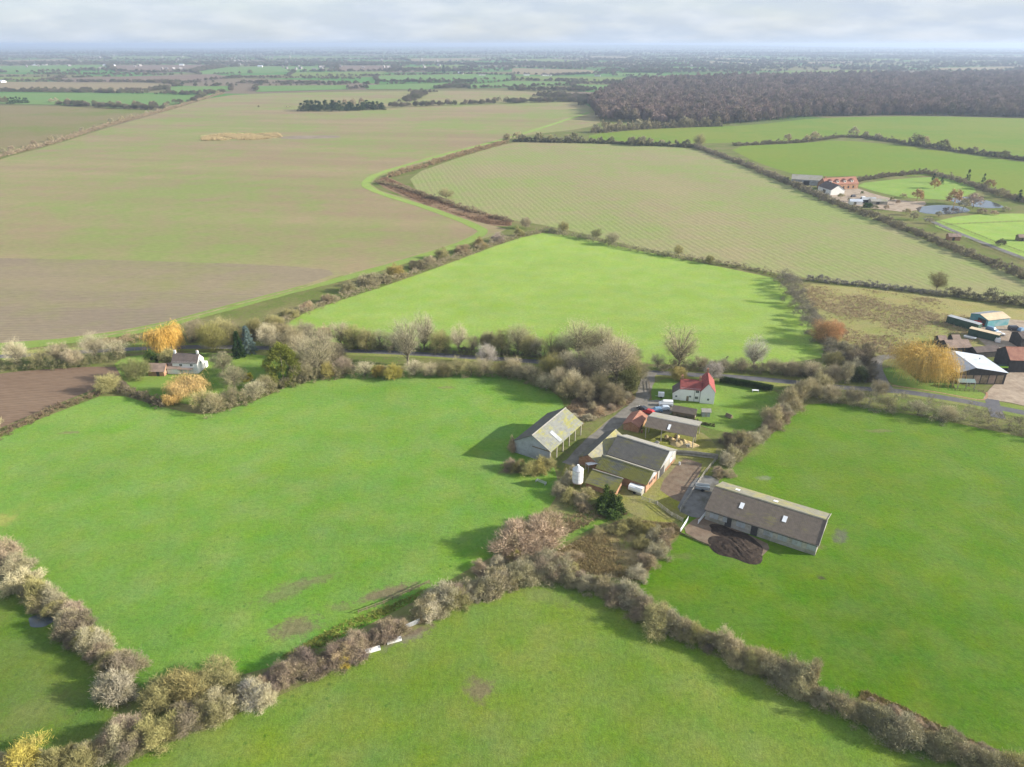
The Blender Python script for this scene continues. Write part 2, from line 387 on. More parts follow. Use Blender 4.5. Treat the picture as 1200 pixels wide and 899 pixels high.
G1, G2, G3 = (0.090, 0.200, 0.032), (0.118, 0.224, 0.037), (0.146, 0.228, 0.050)
def pt(u, v, rx, ry, rz=0.0, k=0.8, c=MUD): x, y = g(u, v); return (x, y, rx, ry, rz, k, c)
m_west = pasture_mat('west_pasture_grass', G1, G2, G3, [pt(345, 736, 4.5, 2.6, .3, .75), pt(338, 692, 6, 2.2, .6, .45), pt(372, 680, 4, 1.2, .4, .4), pt(399, 711, 2.5, 1, 0, .4), pt(456, 694, 6.5, 1.6, .35, .85), pt(82, 507, 2.6, .9, 0, .6), pt(598, 552, 3, 1.6, 0, .7), pt(523, 454, 3, 1, 0, .5), pt(650, 600, 5, 2, .3, .3), pt(0, 610, 3, 3, 0, .4, (0.4, 0.3, 0.1))], 0.5)
m_left = pasture_mat('corner_pasture_grass', (0.064, 0.128, 0.019), (0.084, 0.142, 0.023), (0.115, 0.152, 0.034), [pt(45, 835, 7, 4, .4, .2, (0.17, 0.15, 0.08))], 0.2)
m_near = pasture_mat('near_pasture_grass', (0.094, 0.170, 0.026), (0.122, 0.190, 0.031), (0.156, 0.200, 0.043), [pt(561, 809, 2.6, 2.4, .6, .75), pt(470, 745, 4.5, 2.2, .4, .85, (0.17, 0.145, 0.115)), pt(489, 737, 3, 1.3, .4, .8), pt(640, 700, 6, 2, -.4, .2)], 1.1)
m_east = pasture_mat('east_pasture_grass', (0.053, 0.130, 0.008), (0.070, 0.148, 0.010), (0.098, 0.156, 0.017), [pt(955, 640, 2, 1.5, 0, .5), pt(985, 628, 3.2, 1.4, 1.1, .8, (0.10, 0.095, 0.085)), pt(800, 652, 3, 1, 0, .25), pt(880, 530, 6, 2, .7, .25, (0.2, 0.17, 0.06)), pt(962, 677, .8, .7, 0, .9, (0.05, 0.045, 0.03)), pt(1030, 505, 4, 1, 0, .5), pt(895, 560, 2, 1, 0, .5, (0.2, .19, .17))], 2.2)
m_centre = pasture_mat('centre_pasture_grass', (0.150, 0.245, 0.045), (0.172, 0.262, 0.052), (0.198, 0.268, 0.066), [], 0.9)
m_margin = pasture_mat('margin_grass', (0.105, 0.165, 0.036), (0.12, 0.18, 0.04), (0.15, 0.18, 0.05), [], 0.9)
m_lawn = pasture_mat('lawn_grass', (0.085, 0.165, 0.026), (0.108, 0.188, 0.032), (0.14, 0.20, 0.042), [], 0.3)
m_moss = pasture_mat('mossy_yard', (0.165, 0.165, 0.045), (0.215, 0.215, 0.035), (0.20, 0.165, 0.11), [], 0.6)
m_rough = pasture_mat('tussocky_grass', (0.15, 0.155, 0.045), (0.22, 0.18, 0.08), (0.25, 0.185, 0.10), [], 0.4)
m_verge = pasture_mat('verge_grass', (0.10, 0.15, 0.03), (0.15, 0.165, 0.045), (0.19, 0.17, 0.07), [], 0.4)

sheet('pasture', [(-140, 560), (0, 510), (70, 482), (130, 460), (200, 480), (245, 487), (300, 470), (350, 447), (420, 436), (520, 433), (590, 439), (640, 452), (664, 474), (655, 500), (636, 522), (655, 560), (650, 590), (600, 640), (540, 672), (480, 708), (400, 748), (330, 778), (250, 800), (180, 815), (150, 795), (100, 740), (50, 690), (0, 645), (-140, 600)], m_west, 'large bright green pasture west of the farmyard')
sheet('pasture', [(-200, 610), (0, 645), (50, 690), (100, 740), (150, 800), (125, 850), (60, 895), (-60, 950), (-200, 960)], m_left, 'small green corner pasture with a puddle beside its hedge')
sheet('pasture', [(640, 668), (560, 700), (450, 757), (330, 815), (230, 857), (150, 893), (20, 970), (-100, 1250), (1300, 1250), (1230, 940), (1130, 893), (1000, 840), (880, 775), (760, 715), (690, 683)], m_near, 'wide green pasture below the hedge junction')
sheet('pasture', [(955, 468), (1080, 488), (1200, 512), (1400, 560), (1500, 1000), (1230, 925), (1120, 876), (1050, 846), (1000, 824), (900, 776), (800, 724), (745, 696), (765, 655), (800, 628), (800, 600), (845, 560), (880, 530), (920, 495)], m_east, 'green pasture around the long brown-roofed shed')
sheet('pasture', [(322, 377), (480, 326), (600, 281), (645, 271), (760, 296), (880, 320), (915, 328), (945, 370), (968, 405), (960, 424), (800, 428), (650, 422), (520, 415), (430, 408), (370, 397)], m_centre, 'light green pasture across the lane from the red-roofed house')
m_big = arable_mat('winter_stubble', (0.250, 0.192, 0.118), (0.200, 0.250, 0.075), (0.285, 0.235, 0.130), 0.16, 1.6, 0.63)
sheet('arable_field', [(-250, 300), (-60, 212), (0, 186), (60, 171), (125, 150), (190, 132), (255, 112), (330, 109), (455, 107), (600, 106), (662, 112), (690, 123), (707, 141), (690, 150), (604, 160), (520, 184), (443, 206), (432, 219), (500, 240), (572, 263), (600, 270), (500, 298), (400, 327), (345, 340), (280, 357), (190, 383), (0, 408), (-250, 415)], m_big, 'large pinkish-brown arable field with green streaks')
sheet('arable_field', [(-250, 298), (-40, 302), (150, 305), (330, 311), (402, 318), (350, 336), (280, 354), (190, 379), (80, 396), (0, 403), (-250, 412)], arable_mat('bare_tilth', (0.220, 0.178, 0.128), (0.215, 0.220, 0.088), (0.255, 0.210, 0.132), 0.05, 2.0, 0.50), 'mauve-brown tilled strip along the lane')
sheet('arable_field', [(478, 206), (540, 184), (604, 165), (700, 167), (812, 173), (870, 193), (930, 217), (1010, 250), (1100, 288), (1200, 325), (1350, 375), (1350, 385), (1200, 352), (1100, 344), (940, 326), (840, 307), (760, 293), (650, 266), (600, 258), (540, 246), (490, 226)], arable_mat('drilled_crop', (0.260, 0.225, 0.125), (0.215, 0.265, 0.085), (0.28, 0.25, 0.13), -1.78, 4.2, 0.66, 1.3, 0.035), 'olive drilled field with diagonal crop rows')
grn = lambda nm, a, b, rz: arable_mat(nm, a, b, a, rz, 3.0, 0.6)
sheet('arable_field', [(850, 172), (940, 168), (985, 164), (1060, 171), (1130, 181), (1200, 190), (1350, 210), (1350, 255), (1200, 232), (1120, 206), (1000, 206), (940, 207), (890, 192)], grn('young_wheat', (0.165, 0.215, 0.035), (0.135, 0.215, 0.030), 0.5), 'yellow-green crop field above the far farmstead')
sheet('arable_field', [(690, 158), (740, 153), (800, 150), (880, 147), (960, 138), (1080, 136), (1200, 139), (1350, 142), (1350, 205), (1200, 186), (1130, 177), (1060, 167), (985, 158), (940, 164), (850, 168), (760, 168), (690, 163)], grn('young_barley', (0.175, 0.215, 0.040), (0.125, 0.21, 0.030), 0.2), 'bright green field below the dark wood')
sheet('arable_field', [(-250, 122), (0, 124), (100, 125), (185, 129), (172, 133), (125, 146), (60, 166), (0, 181), (-250, 250)], arable_mat('olive_stubble', (0.20, 0.165, 0.085), (0.145, 0.18, 0.045), (0.215, 0.18, 0.09), 0.25, 3.0, 0.55), 'olive stubble field beyond the long diagonal hedge')
sheet('ploughed_field', [(-200, 470), (0, 437), (90, 430), (148, 430), (135, 447), (60, 476), (0, 502), (-200, 590)], arable_mat('ploughed_soil', (0.165, 0.110, 0.075), (0.15, 0.12, 0.06), (0.205, 0.145, 0.10), 0.12, 1.2, 0.0), 'small ploughed brown field beside the cottage')
sheet('rough_pasture', [(935, 332), (1010, 337), (1100, 349), (1200, 362), (1330, 380), (1330, 420), (1130, 405), (1090, 410), (1040, 425), (1010, 420), (985, 400), (955, 370)], m_rough, 'rough tussocky pasture north of the golden willow')
sheet('scrub_bank', [(436, 214), (452, 206), (490, 224), (545, 244), (600, 257), (600, 266), (570, 264), (500, 242)], plain_mat('dead_bracken', (0.23, 0.155, 0.095), 0.95, 0.35, 0.3, 0.05, 0.3, c2=(0.16, 0.12, 0.065)), 'brown bank of dead weeds beside the arable field')
ribbon('grass_margin', [(690, 132), (604, 160), (520, 181), (440, 204), (426, 216), (440, 225), (500, 243), (555, 264), (570, 272), (540, 287), (460, 311), (390, 330), (330, 344), (250, 366), (170, 387), (60, 403), (-120, 412)], 7.5, m_margin, 'bright green grass margin round the big arable field', 0.30, jit=0.5)
ribbon('farm_path', [(420, 318), (340, 341), (260, 362), (180, 383), (120, 394)], 1.6, M['worn'], 'pale worn path along the arable field edge', 0.31, jit=0.3)
ribbon('road_verge', [(-120, 418), (0, 418), (150, 408), (245, 405), (410, 410), (495, 414), (600, 421), (700, 428), (760, 436), (850, 440), (920, 446), (978, 453), (1050, 457), (1100, 464), (1150, 473), (1200, 483), (1350, 512)], 10.0, m_verge, 'grass verges of the country lane', 0.20, jit=0.6)
ribbon('road', [(-120, 419), (0, 419), (150, 409), (245, 406), (410, 411), (495, 415), (600, 422), (700, 429), (760, 437), (850, 441), (920, 447), (978, 454), (1050, 458), (1100, 465), (1150, 474), (1200, 484), (1350, 513)], 3.7, M['asphalt'], 'narrow grey country lane between hedges', 0.23)
sheet('lawn', [(762, 443), (850, 447), (905, 457), (922, 468), (905, 492), (870, 510), (830, 503), (800, 490), (765, 480)], m_lawn, 'green garden lawn around the red-roofed house', 0.15)
sheet('lawn', [(130, 420), (200, 413), (320, 415), (345, 435), (300, 462), (245, 478), (195, 470), (150, 455)], m_lawn, 'shaded lawn of the white cottage garden', 0.15)
sheet('lawn', [(1032, 432), (1050, 430), (1110, 445), (1158, 462), (1150, 470), (1100, 461), (1045, 452)], m_lawn, 'green lawn under the golden weeping willow', 0.26)
sheet('yard', [(655, 552), (690, 510), (720, 486), (745, 476), (768, 488), (800, 497), (832, 512), (842, 528), (815, 590), (800, 612), (762, 612), (730, 598), (700, 585), (668, 575)], m_moss, 'mossy green-brown farmyard between the barns', 0.17)
ribbon('farm_track', [(762, 436), (757, 450), (754, 464), (746, 476), (727, 491), (705, 508), (688, 524), (668, 545)], 4.8, M['track'], 'gravel farm track from the lane into the yard', 0.26, jit=0.3)
sheet('yard_floor', [(770, 572), (800, 537), (812, 540), (826, 545), (800, 590), (785, 583)], M['mud'], 'muddy strip beside the double barn', 0.19)
sheet('yard_floor', [(792, 598), (800, 583), (812, 562), (830, 556), (846, 566), (828, 604), (815, 608)], M['concrete'], 'concrete pen at the end of the long shed', 0.21)
sheet('yard_floor', [(798, 622), (815, 607), (828, 606), (880, 628), (905, 640), (890, 655), (850, 650), (825, 637)], M['mud'], 'brown mud apron before the long shed', 0.23)
sheet('parking_area', [(745, 476), (765, 468), (790, 471), (788, 486), (765, 492), (748, 490)], M['track'], 'gravel parking spot beside the red-roofed house', 0.28)
sheet('path', [(610, 652), (660, 622), (705, 606), (730, 604), (705, 614), (665, 634), (630, 658)], m_lawn, 'mown green path between scrub patches', 0.18)
sheet('scrub_floor', [(636, 655), (690, 625), (730, 608), (790, 612), (800, 622), (772, 650), (755, 680), (700, 676)], plain_mat('leaf_litter', (0.23, 0.18, 0.09), 0.95, 0.35, 0.5, 0.05, 0.3, c2=(0.19, 0.19, 0.055)), 'brown weedy floor of the bramble triangle', 0.16)
sheet('scrub_floor', [(664, 474), (690, 455), (735, 452), (744, 466), (722, 484), (680, 496)], plain_mat('dead_bracken_patch', (0.25, 0.19, 0.115), 0.95, 0.35, 0.5, 0.05, 0.3, c2=(0.17, 0.14, 0.075)), 'dead bracken floor beside the farm track', 0.13)
ribbon('driveway', [(1052, 418), (1030, 419), (1025, 428), (1034, 448), (1040, 456)], 4.2, M['track'], 'curved gravel drive left of the golden willow', 0.29)
sheet('yard', [(1150, 470), (1160, 455), (1178, 440), (1210, 420), (1300, 440), (1300, 490), (1210, 478), (1175, 470)], M['gravel'], 'pinkish gravel yard beside the white-roofed barn', 0.29)
sheet('yard', [(1135, 372), (1200, 375), (1300, 390), (1300, 440), (1215, 430), (1180, 412), (1150, 405)], M['gravel'], 'cluttered gravel scrapyard among the old sheds', 0.14)
ribbon('driveway', [(1162, 468), (1165, 478), (1170, 490)], 4.2, M['asphalt'], 'wet grey entrance joining the lane to the gravel yard', 0.31)
ribbon('kerb', [(1045, 452), (1060, 454), (1100, 460), (1150, 470), (1157, 466), (1156, 460)], 0.6, M['brick'], 'low brick edging round the willow lawn', 0.36)
tag(obj('puddle', new_mesh('puddle', [(g(50, 727)[0] + 3.0 * math.cos(a) * (1 + .2 * math.sin(3 * a)), g(50, 727)[1] + 2.1 * math.sin(a), 0.03) for a in np.linspace(0, 6.1, 18)], [tuple(range(18))], M['water'])), 'puddle in the corner pasture beside the hedge', kind='structure')
# far farmstead grounds
sheet('lawn', [(998, 216), (1060, 209), (1110, 207), (1150, 222), (1120, 235), (1060, 232), (1030, 226)], m_lawn, 'lawn of the far farmstead beside its pond', 0.33)
sheet('paddock', [(1085, 262), (1130, 252), (1200, 250), (1350, 255), (1350, 345), (1200, 303), (1140, 282)], m_centre, 'fenced green paddock by the far pond', 0.34)
sheet('yard', [(962, 223), (1000, 219), (1025, 228), (1060, 236), (1090, 236), (1070, 250), (1010, 243), (980, 235)], M['gravel'], 'pale gravel forecourt of the far farmstead', 0.35)
sheet('pond', [(1072, 243), (1100, 240), (1128, 242), (1140, 248), (1110, 252), (1078, 250)], M['water'], 'reflective pond below the far farmstead', 0.37)
sheet('pond', [(1110, 233), (1135, 230), (1165, 237), (1180, 244), (1150, 244), (1120, 238)], M['water'], 'narrow far arm of the pond beside bare trees', 0.37)
ribbon('driveway', [(1085, 256), (1110, 268), (1150, 284), (1200, 303), (1290, 335)], 4.5, M['concrete'], 'pale fenced driveway running to the far farmstead', 0.38)

# far fields seen edge on, each its own sheet
FAR = [
 ([(-60, 78), (0, 77.5), (125, 76), (130, 81), (80, 84), (-60, 87)], 'g'), ([(130, 77), (257, 76), (225, 84), (185, 86), (135, 84)], 'b'),
 ([(225, 85), (265, 79), (300, 78), (382, 78), (382, 83), (300, 86), (238, 88)], 'g'), ([(-40, 90), (75, 91), (50, 95), (-40, 95)], 'y'),
 ([(-60, 96), (175, 97), (212, 100), (175, 107), (-60, 106)], 't'), ([(70, 92), (250, 87), (275, 91), (225, 96.4), (75, 96.2)], 'b'),
 ([(195, 102), (270, 101), (270, 107), (200, 111)], 'g'), ([(-60, 109), (100, 109), (240, 112), (225, 120), (175, 126), (105, 124), (-60, 121)], 'g'),
 ([(300, 101), (408, 100), (408, 105), (300, 108)], 'g'), ([(425, 100), (545, 97), (505, 105), (430, 105)], 'g'),
 ([(442, 89), (550, 87), (600, 89), (600, 94), (545, 94), (440, 95)], 'g'), ([(395, 77), (460, 77), (462, 82), (395, 84)], 'b'),
 ([(547, 100), (600, 95), (662, 96), (675, 100), (600, 103), (549, 104)], 'g'), ([(345, 85), (460, 84), (440, 89), (337, 90)], 'y'),
 ([(675, 99), (732, 100), (705, 106), (672, 104)], 'g'), ([(602, 89.5), (660, 90), (740, 91), (730, 96), (680, 95), (602, 94)], 'y'),
 ([(600, 80), (687, 82), (715, 85), (650, 88.5), (600, 87)], 't'), ([(717, 86), (775, 86), (770, 89.5), (720, 89)], 'g'),
 ([(790, 70.5), (840, 72), (900, 75), (900, 76), (830, 74), (790, 72)], 't'), ([(832, 67.5), (895, 69.5), (895, 71), (840, 70)], 't'),
 ([(690, 66), (745, 67), (735, 70), (690, 69)], 't'), ([(1015, 70), (1060, 69.5), (1055, 72), (1020, 72)], 'y'), ([(465, 79), (545, 76), (560, 80), (470, 83)], 'y'),
 ([(905, 84), (985, 82.5), (1060, 83), (1040, 86), (930, 87)], 'y'), ([(1085, 80), (1180, 78.5), (1240, 79), (1190, 82), (1100, 82.5)], 't'), ([(760, 78), (830, 79.5), (860, 82), (800, 82.5)], 'g'), ([(940, 73), (1010, 72.5), (1000, 75), (945, 75.5)], 't'), ([(1090, 72), (1170, 71), (1180, 73.5), (1100, 74)], 'y'), ([(300, 68), (390, 67), (400, 70), (310, 71)], 'y'), ([(470, 69), (560, 68), (570, 71), (480, 72)], 't'), ([(120, 66.5), (220, 66), (230, 69), (130, 69.5)], 'y'),
 ([(585, 70), (640, 69), (700, 72), (660, 75), (600, 73)], 'y'), ([(0, 71), (80, 69), (90, 73), (0, 74)], 't'), ([(870, 78), (930, 78), (925, 80), (872, 80)], 'y'),
]
fm = {'g': grn('far_green_crop', (0.13, 0.22, 0.07), (0.15, 0.22, 0.07), 0.2), 'b': arable_mat('far_plough', (0.185, 0.135, 0.105), (0.19, 0.15, 0.1), (0.205, 0.155, 0.115), 0.1, 4, 0.1),
      't': arable_mat('far_stubble', (0.235, 0.19, 0.115), (0.2, 0.2, 0.09), (0.26, 0.21, 0.125), 0.1, 4, 0.3), 'y': grn('far_pale_grass', (0.165, 0.205, 0.06), (0.14, 0.20, 0.05), 0.3)}
for i, (px, k) in enumerate(FAR):
    nm, lb = {'g': ('far_field', 'distant bright green crop field between hedges'), 'b': ('far_field', 'distant brown ploughed field between hedges'),
              't': ('far_field', 'distant tan stubble field between hedges'), 'y': ('far_field', 'distant pale yellow-green grass field')}[k]
    o = sheet(nm, px, fm[k], lb, 0.5 + 0.01 * i, 0); o['group'] = 'far fields'
sheet('bare_plot', [(328, 159.5), (396, 158.5), (400, 162), (330, 163.5)], plain_mat('grey_stubble', (0.25, 0.205, 0.155), 0.95, 0.2, 0.05, 0.05), 'grey bare plot in the big arable field', 0.36)
# ------------------------------------------------------------------ vegetation kit
def unit(a): return a / np.maximum(np.linalg.norm(a, axis=-1, keepdims=True), 1e-9)

def twigs(base, d, length, width, rs):
    """thin tapering slivers: base points, directions"""
    nn = len(base)
    side = unit(np.cross(d, rs.normal(size=(nn, 3)))) * (np.asarray(width).reshape(-1, 1) / 2)
    tip = base + d * np.asarray(length).reshape(-1, 1)
    v = np.empty((nn, 3, 3)); v[:, 0] = base - side; v[:, 1] = base + side; v[:, 2] = tip
    return v.reshape(-1, 3)

def tri_mesh(name, v, mat): return new_mesh(name, v, np.arange(len(v)).reshape(-1, 3), mat)

def dome_clumps(rs, k, rx, ry, h, low=0.05):
    """clump centres spread over and inside an uneven dome"""
    a = rs.uniform(0, 2 * np.pi, k); cz = rs.uniform(low, 1.0, k); rr = np.sqrt(np.clip(1 - cz ** 2.2, 0, 1)) * rs.uniform(0.55, 1.0, k) ** 0.5
    ph = rs.uniform(0, 6.28, 3); lob = 1 + .2 * np.sin(2 * a + ph[0]) + .16 * np.sin(3 * a + ph[1] + 3 * cz) + .1 * np.sin(5 * a + ph[2]); rr = rr * lob; cz = cz * (1 + .14 * np.sin(2 * a + ph[1]))
    return np.stack([rx * rr * np.cos(a), ry * rr * np.sin(a), h * cz * rs.uniform(0.72, 1.0, k)], 1)

def bush_mesh(seed, w=4.0, h=4.0, k=10, per=200, tl=0.46, tw=0.036, mat='twig', up=0.35, wild=0.55, lobes=5):
    """ragged bush: several unequal lobes grown together, with long shoots sticking out"""
    rs = np.random.RandomState(seed); vs_ = []
    for l in range(lobes):
        a = rs.uniform(0, 6.28); rad = w * (.0 if l == 0 else rs.uniform(.16, .34)); lr = w * rs.uniform(.2, .34); lh = h * (rs.uniform(.8, 1.0) if l == 0 else rs.uniform(.4, .88))
        o = np.array([rad * math.cos(a), rad * math.sin(a), 0])
        c = dome_clumps(rs, k, lr, lr, lh * .88)
        base = np.repeat(c, per, 0) + rs.normal(size=(k * per, 3)) * np.array([lr * .26, lr * .26, lh * .08]); base[:, 2] = np.maximum(base[:, 2], .04)
        d = unit(unit(base - np.array([0, 0, lh * .1])) * .7 + np.array([0, 0, up]) + rs.normal(size=base.shape) * wild)
        vs_.append(twigs(base + o, d, tl * rs.uniform(.5, 1.4, len(base)), tw * rs.uniform(.6, 1.5, len(base)), rs))
        if mat == 'twig':
            m = 70; p = c[rs.randint(0, k, m)] + o; d = unit(unit(p - o * .8) * .6 + np.array([0, 0, .9]) + rs.normal(size=(m, 3)) * .4)
            vs_.append(twigs(p, d, rs.uniform(.5, 1.25, m), np.full(m, .05), rs))
    return tri_mesh('bush', np.concatenate(vs_), M[mat])

def tube(p0, p1, r0, r1, nside, V, F):
    d = (p1 - p0); d = d / max(np.linalg.norm(d), 1e-6)
    a = np.cross(d, [0.31, 0.77, 0.55]); a /= max(np.linalg.norm(a), 1e-6); b = np.cross(d, a)
    k = len(V)
    for (p, r) in ((p0, r0), (p1, r1)):
        for i in range(nside):
            t = 2 * math.pi * i / nside
            V.append(p + r * (math.cos(t) * a + math.sin(t) * b))
    for i in range(nside):
        j = (i + 1) % nside
        F.append((k + i, k + j, k + nside + j)); F.append((k + i, k + nside + j, k + nside + i))

def tree_meshes(seed, h=10.0, w=9.0, upright=0.5, tips=80, per=110, tl=0.7, tw=0.045, thick=0.02, style='bare', mat='twig', base0=0.14, spread=0.062):
    """returns (trunk mesh, crown mesh): trunk, curved limbs to tips spread through an uneven crown, fine twigs"""
    rs = np.random.RandomState(seed); V, F = [], []
    lean = rs.normal(size=2) * 0.03 * h
    ztop = h * (0.5 if upright < .8 else 0.36)
    pts = [np.array([lean[0] * t * t, lean[1] * t * t, ztop * t]) for t in (0, .3, .65, 1)]
    for i in range(3): tube(pts[i], pts[i + 1], h * thick * (1 - .25 * i), h * thick * (.75 - .22 * i), 8, V, F)
    # tip points in an uneven ellipsoid
    d = unit(rs.normal(size=(tips, 3))); az = np.arctan2(d[:, 1], d[:, 0])
    ph = rs.uniform(0, 6.28, 4)
    lob = 1 + 0.16 * np.sin(2 * az + ph[0]) + 0.12 * np.sin(3 * az + ph[1] + 2 * d[:, 2]) + 0.08 * np.sin(5 * az + 4 * d[:, 2] + ph[2])
    rr = rs.uniform(0.25, 1, tips) ** 0.42 * lob * 0.93
    zc, rz = h * (0.50 + base0 * .5), h * (0.46 - base0 * .45)
    if upright > .8: zc, rz = h * 0.60, h * 0.38
    E = np.stack([d[:, 0] * rr * w / 2, d[:, 1] * rr * w / 2, zc + d[:, 2] * rr * rz], 1)
    if upright > .8:
        k = np.clip(E[:, 2] / h, .2, 1); E[:, :2] *= (0.45 + 0.75 * k)[:, None]
    E[:, 2] = np.clip(E[:, 2], h * 0.08, h)
    B, D = [], []
    for e in E:
        z0 = min(ztop * .98, max(h * base0 * .6, e[2] * rs.uniform(.35, .7))); t = z0 / ztop
        p0 = np.array([lean[0] * t * t, lean[1] * t * t, z0]); c = p0 * .55 + e * .45 + np.array([0, 0, (.02 if upright < .8 else -.02) * h]) + rs.normal(size=3) * w * .03
        q = [p0 * (1 - s) ** 2 + 2 * c * s * (1 - s) + e * s * s for s in (0, .33, .66, 1)]
        r0 = h * thick * rs.uniform(.28, .5)
        for i in range(3): tube(q[i], q[i + 1], r0 * (1 - .3 * i), r0 * (.68 - .28 * i), 4, V, F)
        # side shoots
        for _ in range(3):
            s = rs.uniform(.4, .95); p = p0 * (1 - s) ** 2 + 2 * c * s * (1 - s) + e * s * s; o = unit((e - p0) + rs.normal(size=3) * np.linalg.norm(e - p0) * .6) * w * rs.uniform(.07, .16)
            tube(p, p + o, r0 * .35, r0 * .08, 3, V, F); B.append(np.repeat([p + o * .8], per // 5, 0)); D.append(np.repeat([unit(o)], per // 5, 0))
        B.append(np.repeat([e], per * 2 // 5, 0)); D.append(np.repeat([unit(e - c)], per * 2 // 5, 0))
    B = np.concatenate(B); D = np.concatenate(D); nn = len(B)
    B = B + rs.normal(size=(nn, 3)) * w * spread
    tr = new_mesh('trunk', np.array(V), np.array(F), M['bark'])
    if style == 'willow':
        segs = []; cen = np.array([0, 0, h * .6]); keep = rs.rand(nn) < .6; p = B[keep]; m = len(p)
        out = unit((p - cen) * np.array([1, 1, 0]) + 1e-4)
        dd = unit(out * .8 + np.array([0, 0, .25]) + rs.normal(size=(m, 3)) * .35)
        LL = np.clip(p[:, 2] * rs.uniform(.25, .95, m), .8, h) / 4.3
        for s in range(5):
            segs.append(twigs(p, dd, LL * 1.2, np.full(m, tw * (1.5 - .2 * s)), rs)); p = p + dd * LL[:, None]
            dd = unit(dd * .35 + np.array([0, 0, -.8]) + out * .08 + rs.normal(size=(m, 3)) * .07)
        v = np.concatenate(segs); v[:, 2] = np.maximum(v[:, 2], 0.15)
    else:
        cen = np.array([0, 0, h * .35])
        B[:, 2] = np.maximum(B[:, 2], .1)
        dd = unit(D * .5 + unit(B - cen) * .5 + np.array([0, 0, .15 + .25 * upright]) + rs.normal(size=(nn, 3)) * .5)
        v = twigs(B, dd, tl * rs.uniform(.5, 1.4, nn), tw * rs.uniform(.6, 1.5, nn), rs)
    return tr, tri_mesh('crown', v, M[mat])

def cypress_meshes(seed, h=13, w=11, mat='leaf'):
    rs = np.random.RandomState(seed); k = 210
    t = rs.uniform(0.03, 1, k); a = rs.uniform(0, 2 * np.pi, k)
    rr = w / 2 * np.where(t < 0.35, 0.82 + 0.5 * t, (1 - t) ** 0.62 * 1.32) * rs.uniform(0.55, 1.0, k)
    c = np.stack([rr * np.cos(a), rr * np.sin(a), h * 0.9 * t], 1)
    per = 85; base = np.repeat(c, per, 0) + rs.normal(size=(k * per, 3)) * np.array([0.42, 0.42, 0.55])
    base[:, 2] = np.maximum(base[:, 2], 0.1)
    o = np.repeat(unit(c * np.array([1, 1, 0])), per, 0)
    d = unit(o * 0.7 + np.array([0, 0, 0.75]) + rs.normal(size=base.shape) * 0.4)
    v = twigs(base, d, rs.uniform(0.35, 0.8, len(base)), rs.uniform(0.12, 0.26, len(base)), rs)
    V, F = [], []; tube(np.zeros(3), np.array([0, 0, h * 0.8]), 0.3, 0.06, 7, V, F)
    return new_mesh('trunk', np.array(V), np.array(F), M['bark']), tri_mesh('crown', v, M[mat])

def spruce_meshes(seed, h=11, w=5, rows=16, per=80, tw=0.16):
    rs = np.random.RandomState(seed); B, D = [], []
    for r in range(rows):
        t = (r + 0.3) / rows; z = h * (0.06 + 0.92 * t); R_ = w / 2 * (1 - t) ** 0.85 + 0.15; nb = int(9 - 4 * t)
        for i in range(nb):
            a = 2 * math.pi * (i + rs.rand()) / nb; L = R_ * rs.uniform(0.75, 1.12)
            s = rs.uniform(0.05, 1, per) ** 0.6
            o = np.array([math.cos(a), math.sin(a), 0])
            B.append(o * (s * L)[:, None] + np.stack([np.zeros(per), np.zeros(per), z - 0.28 * s * L], 1) + rs.normal(size=(per, 3)) * 0.16)
            D.append(unit(o * 0.6 + rs.normal(size=(per, 3)) * 0.5 + np.array([0, 0, -0.15])))
    B = np.concatenate(B); D = np.concatenate(D)
    B[:, 2] = np.maximum(B[:, 2], 0.1)
    v = twigs(B, D, rs.uniform(0.3, 0.6, len(B)), tw * rs.uniform(0.6, 1.4, len(B)), rs)
    V, F = [], []; tube(np.zeros(3), np.array([0, 0, h * 0.97]), 0.22, 0.03, 6, V, F)
    return new_mesh('trunk', np.array(V), np.array(F), M['bark']), tri_mesh('crown', v, M['leaf'])

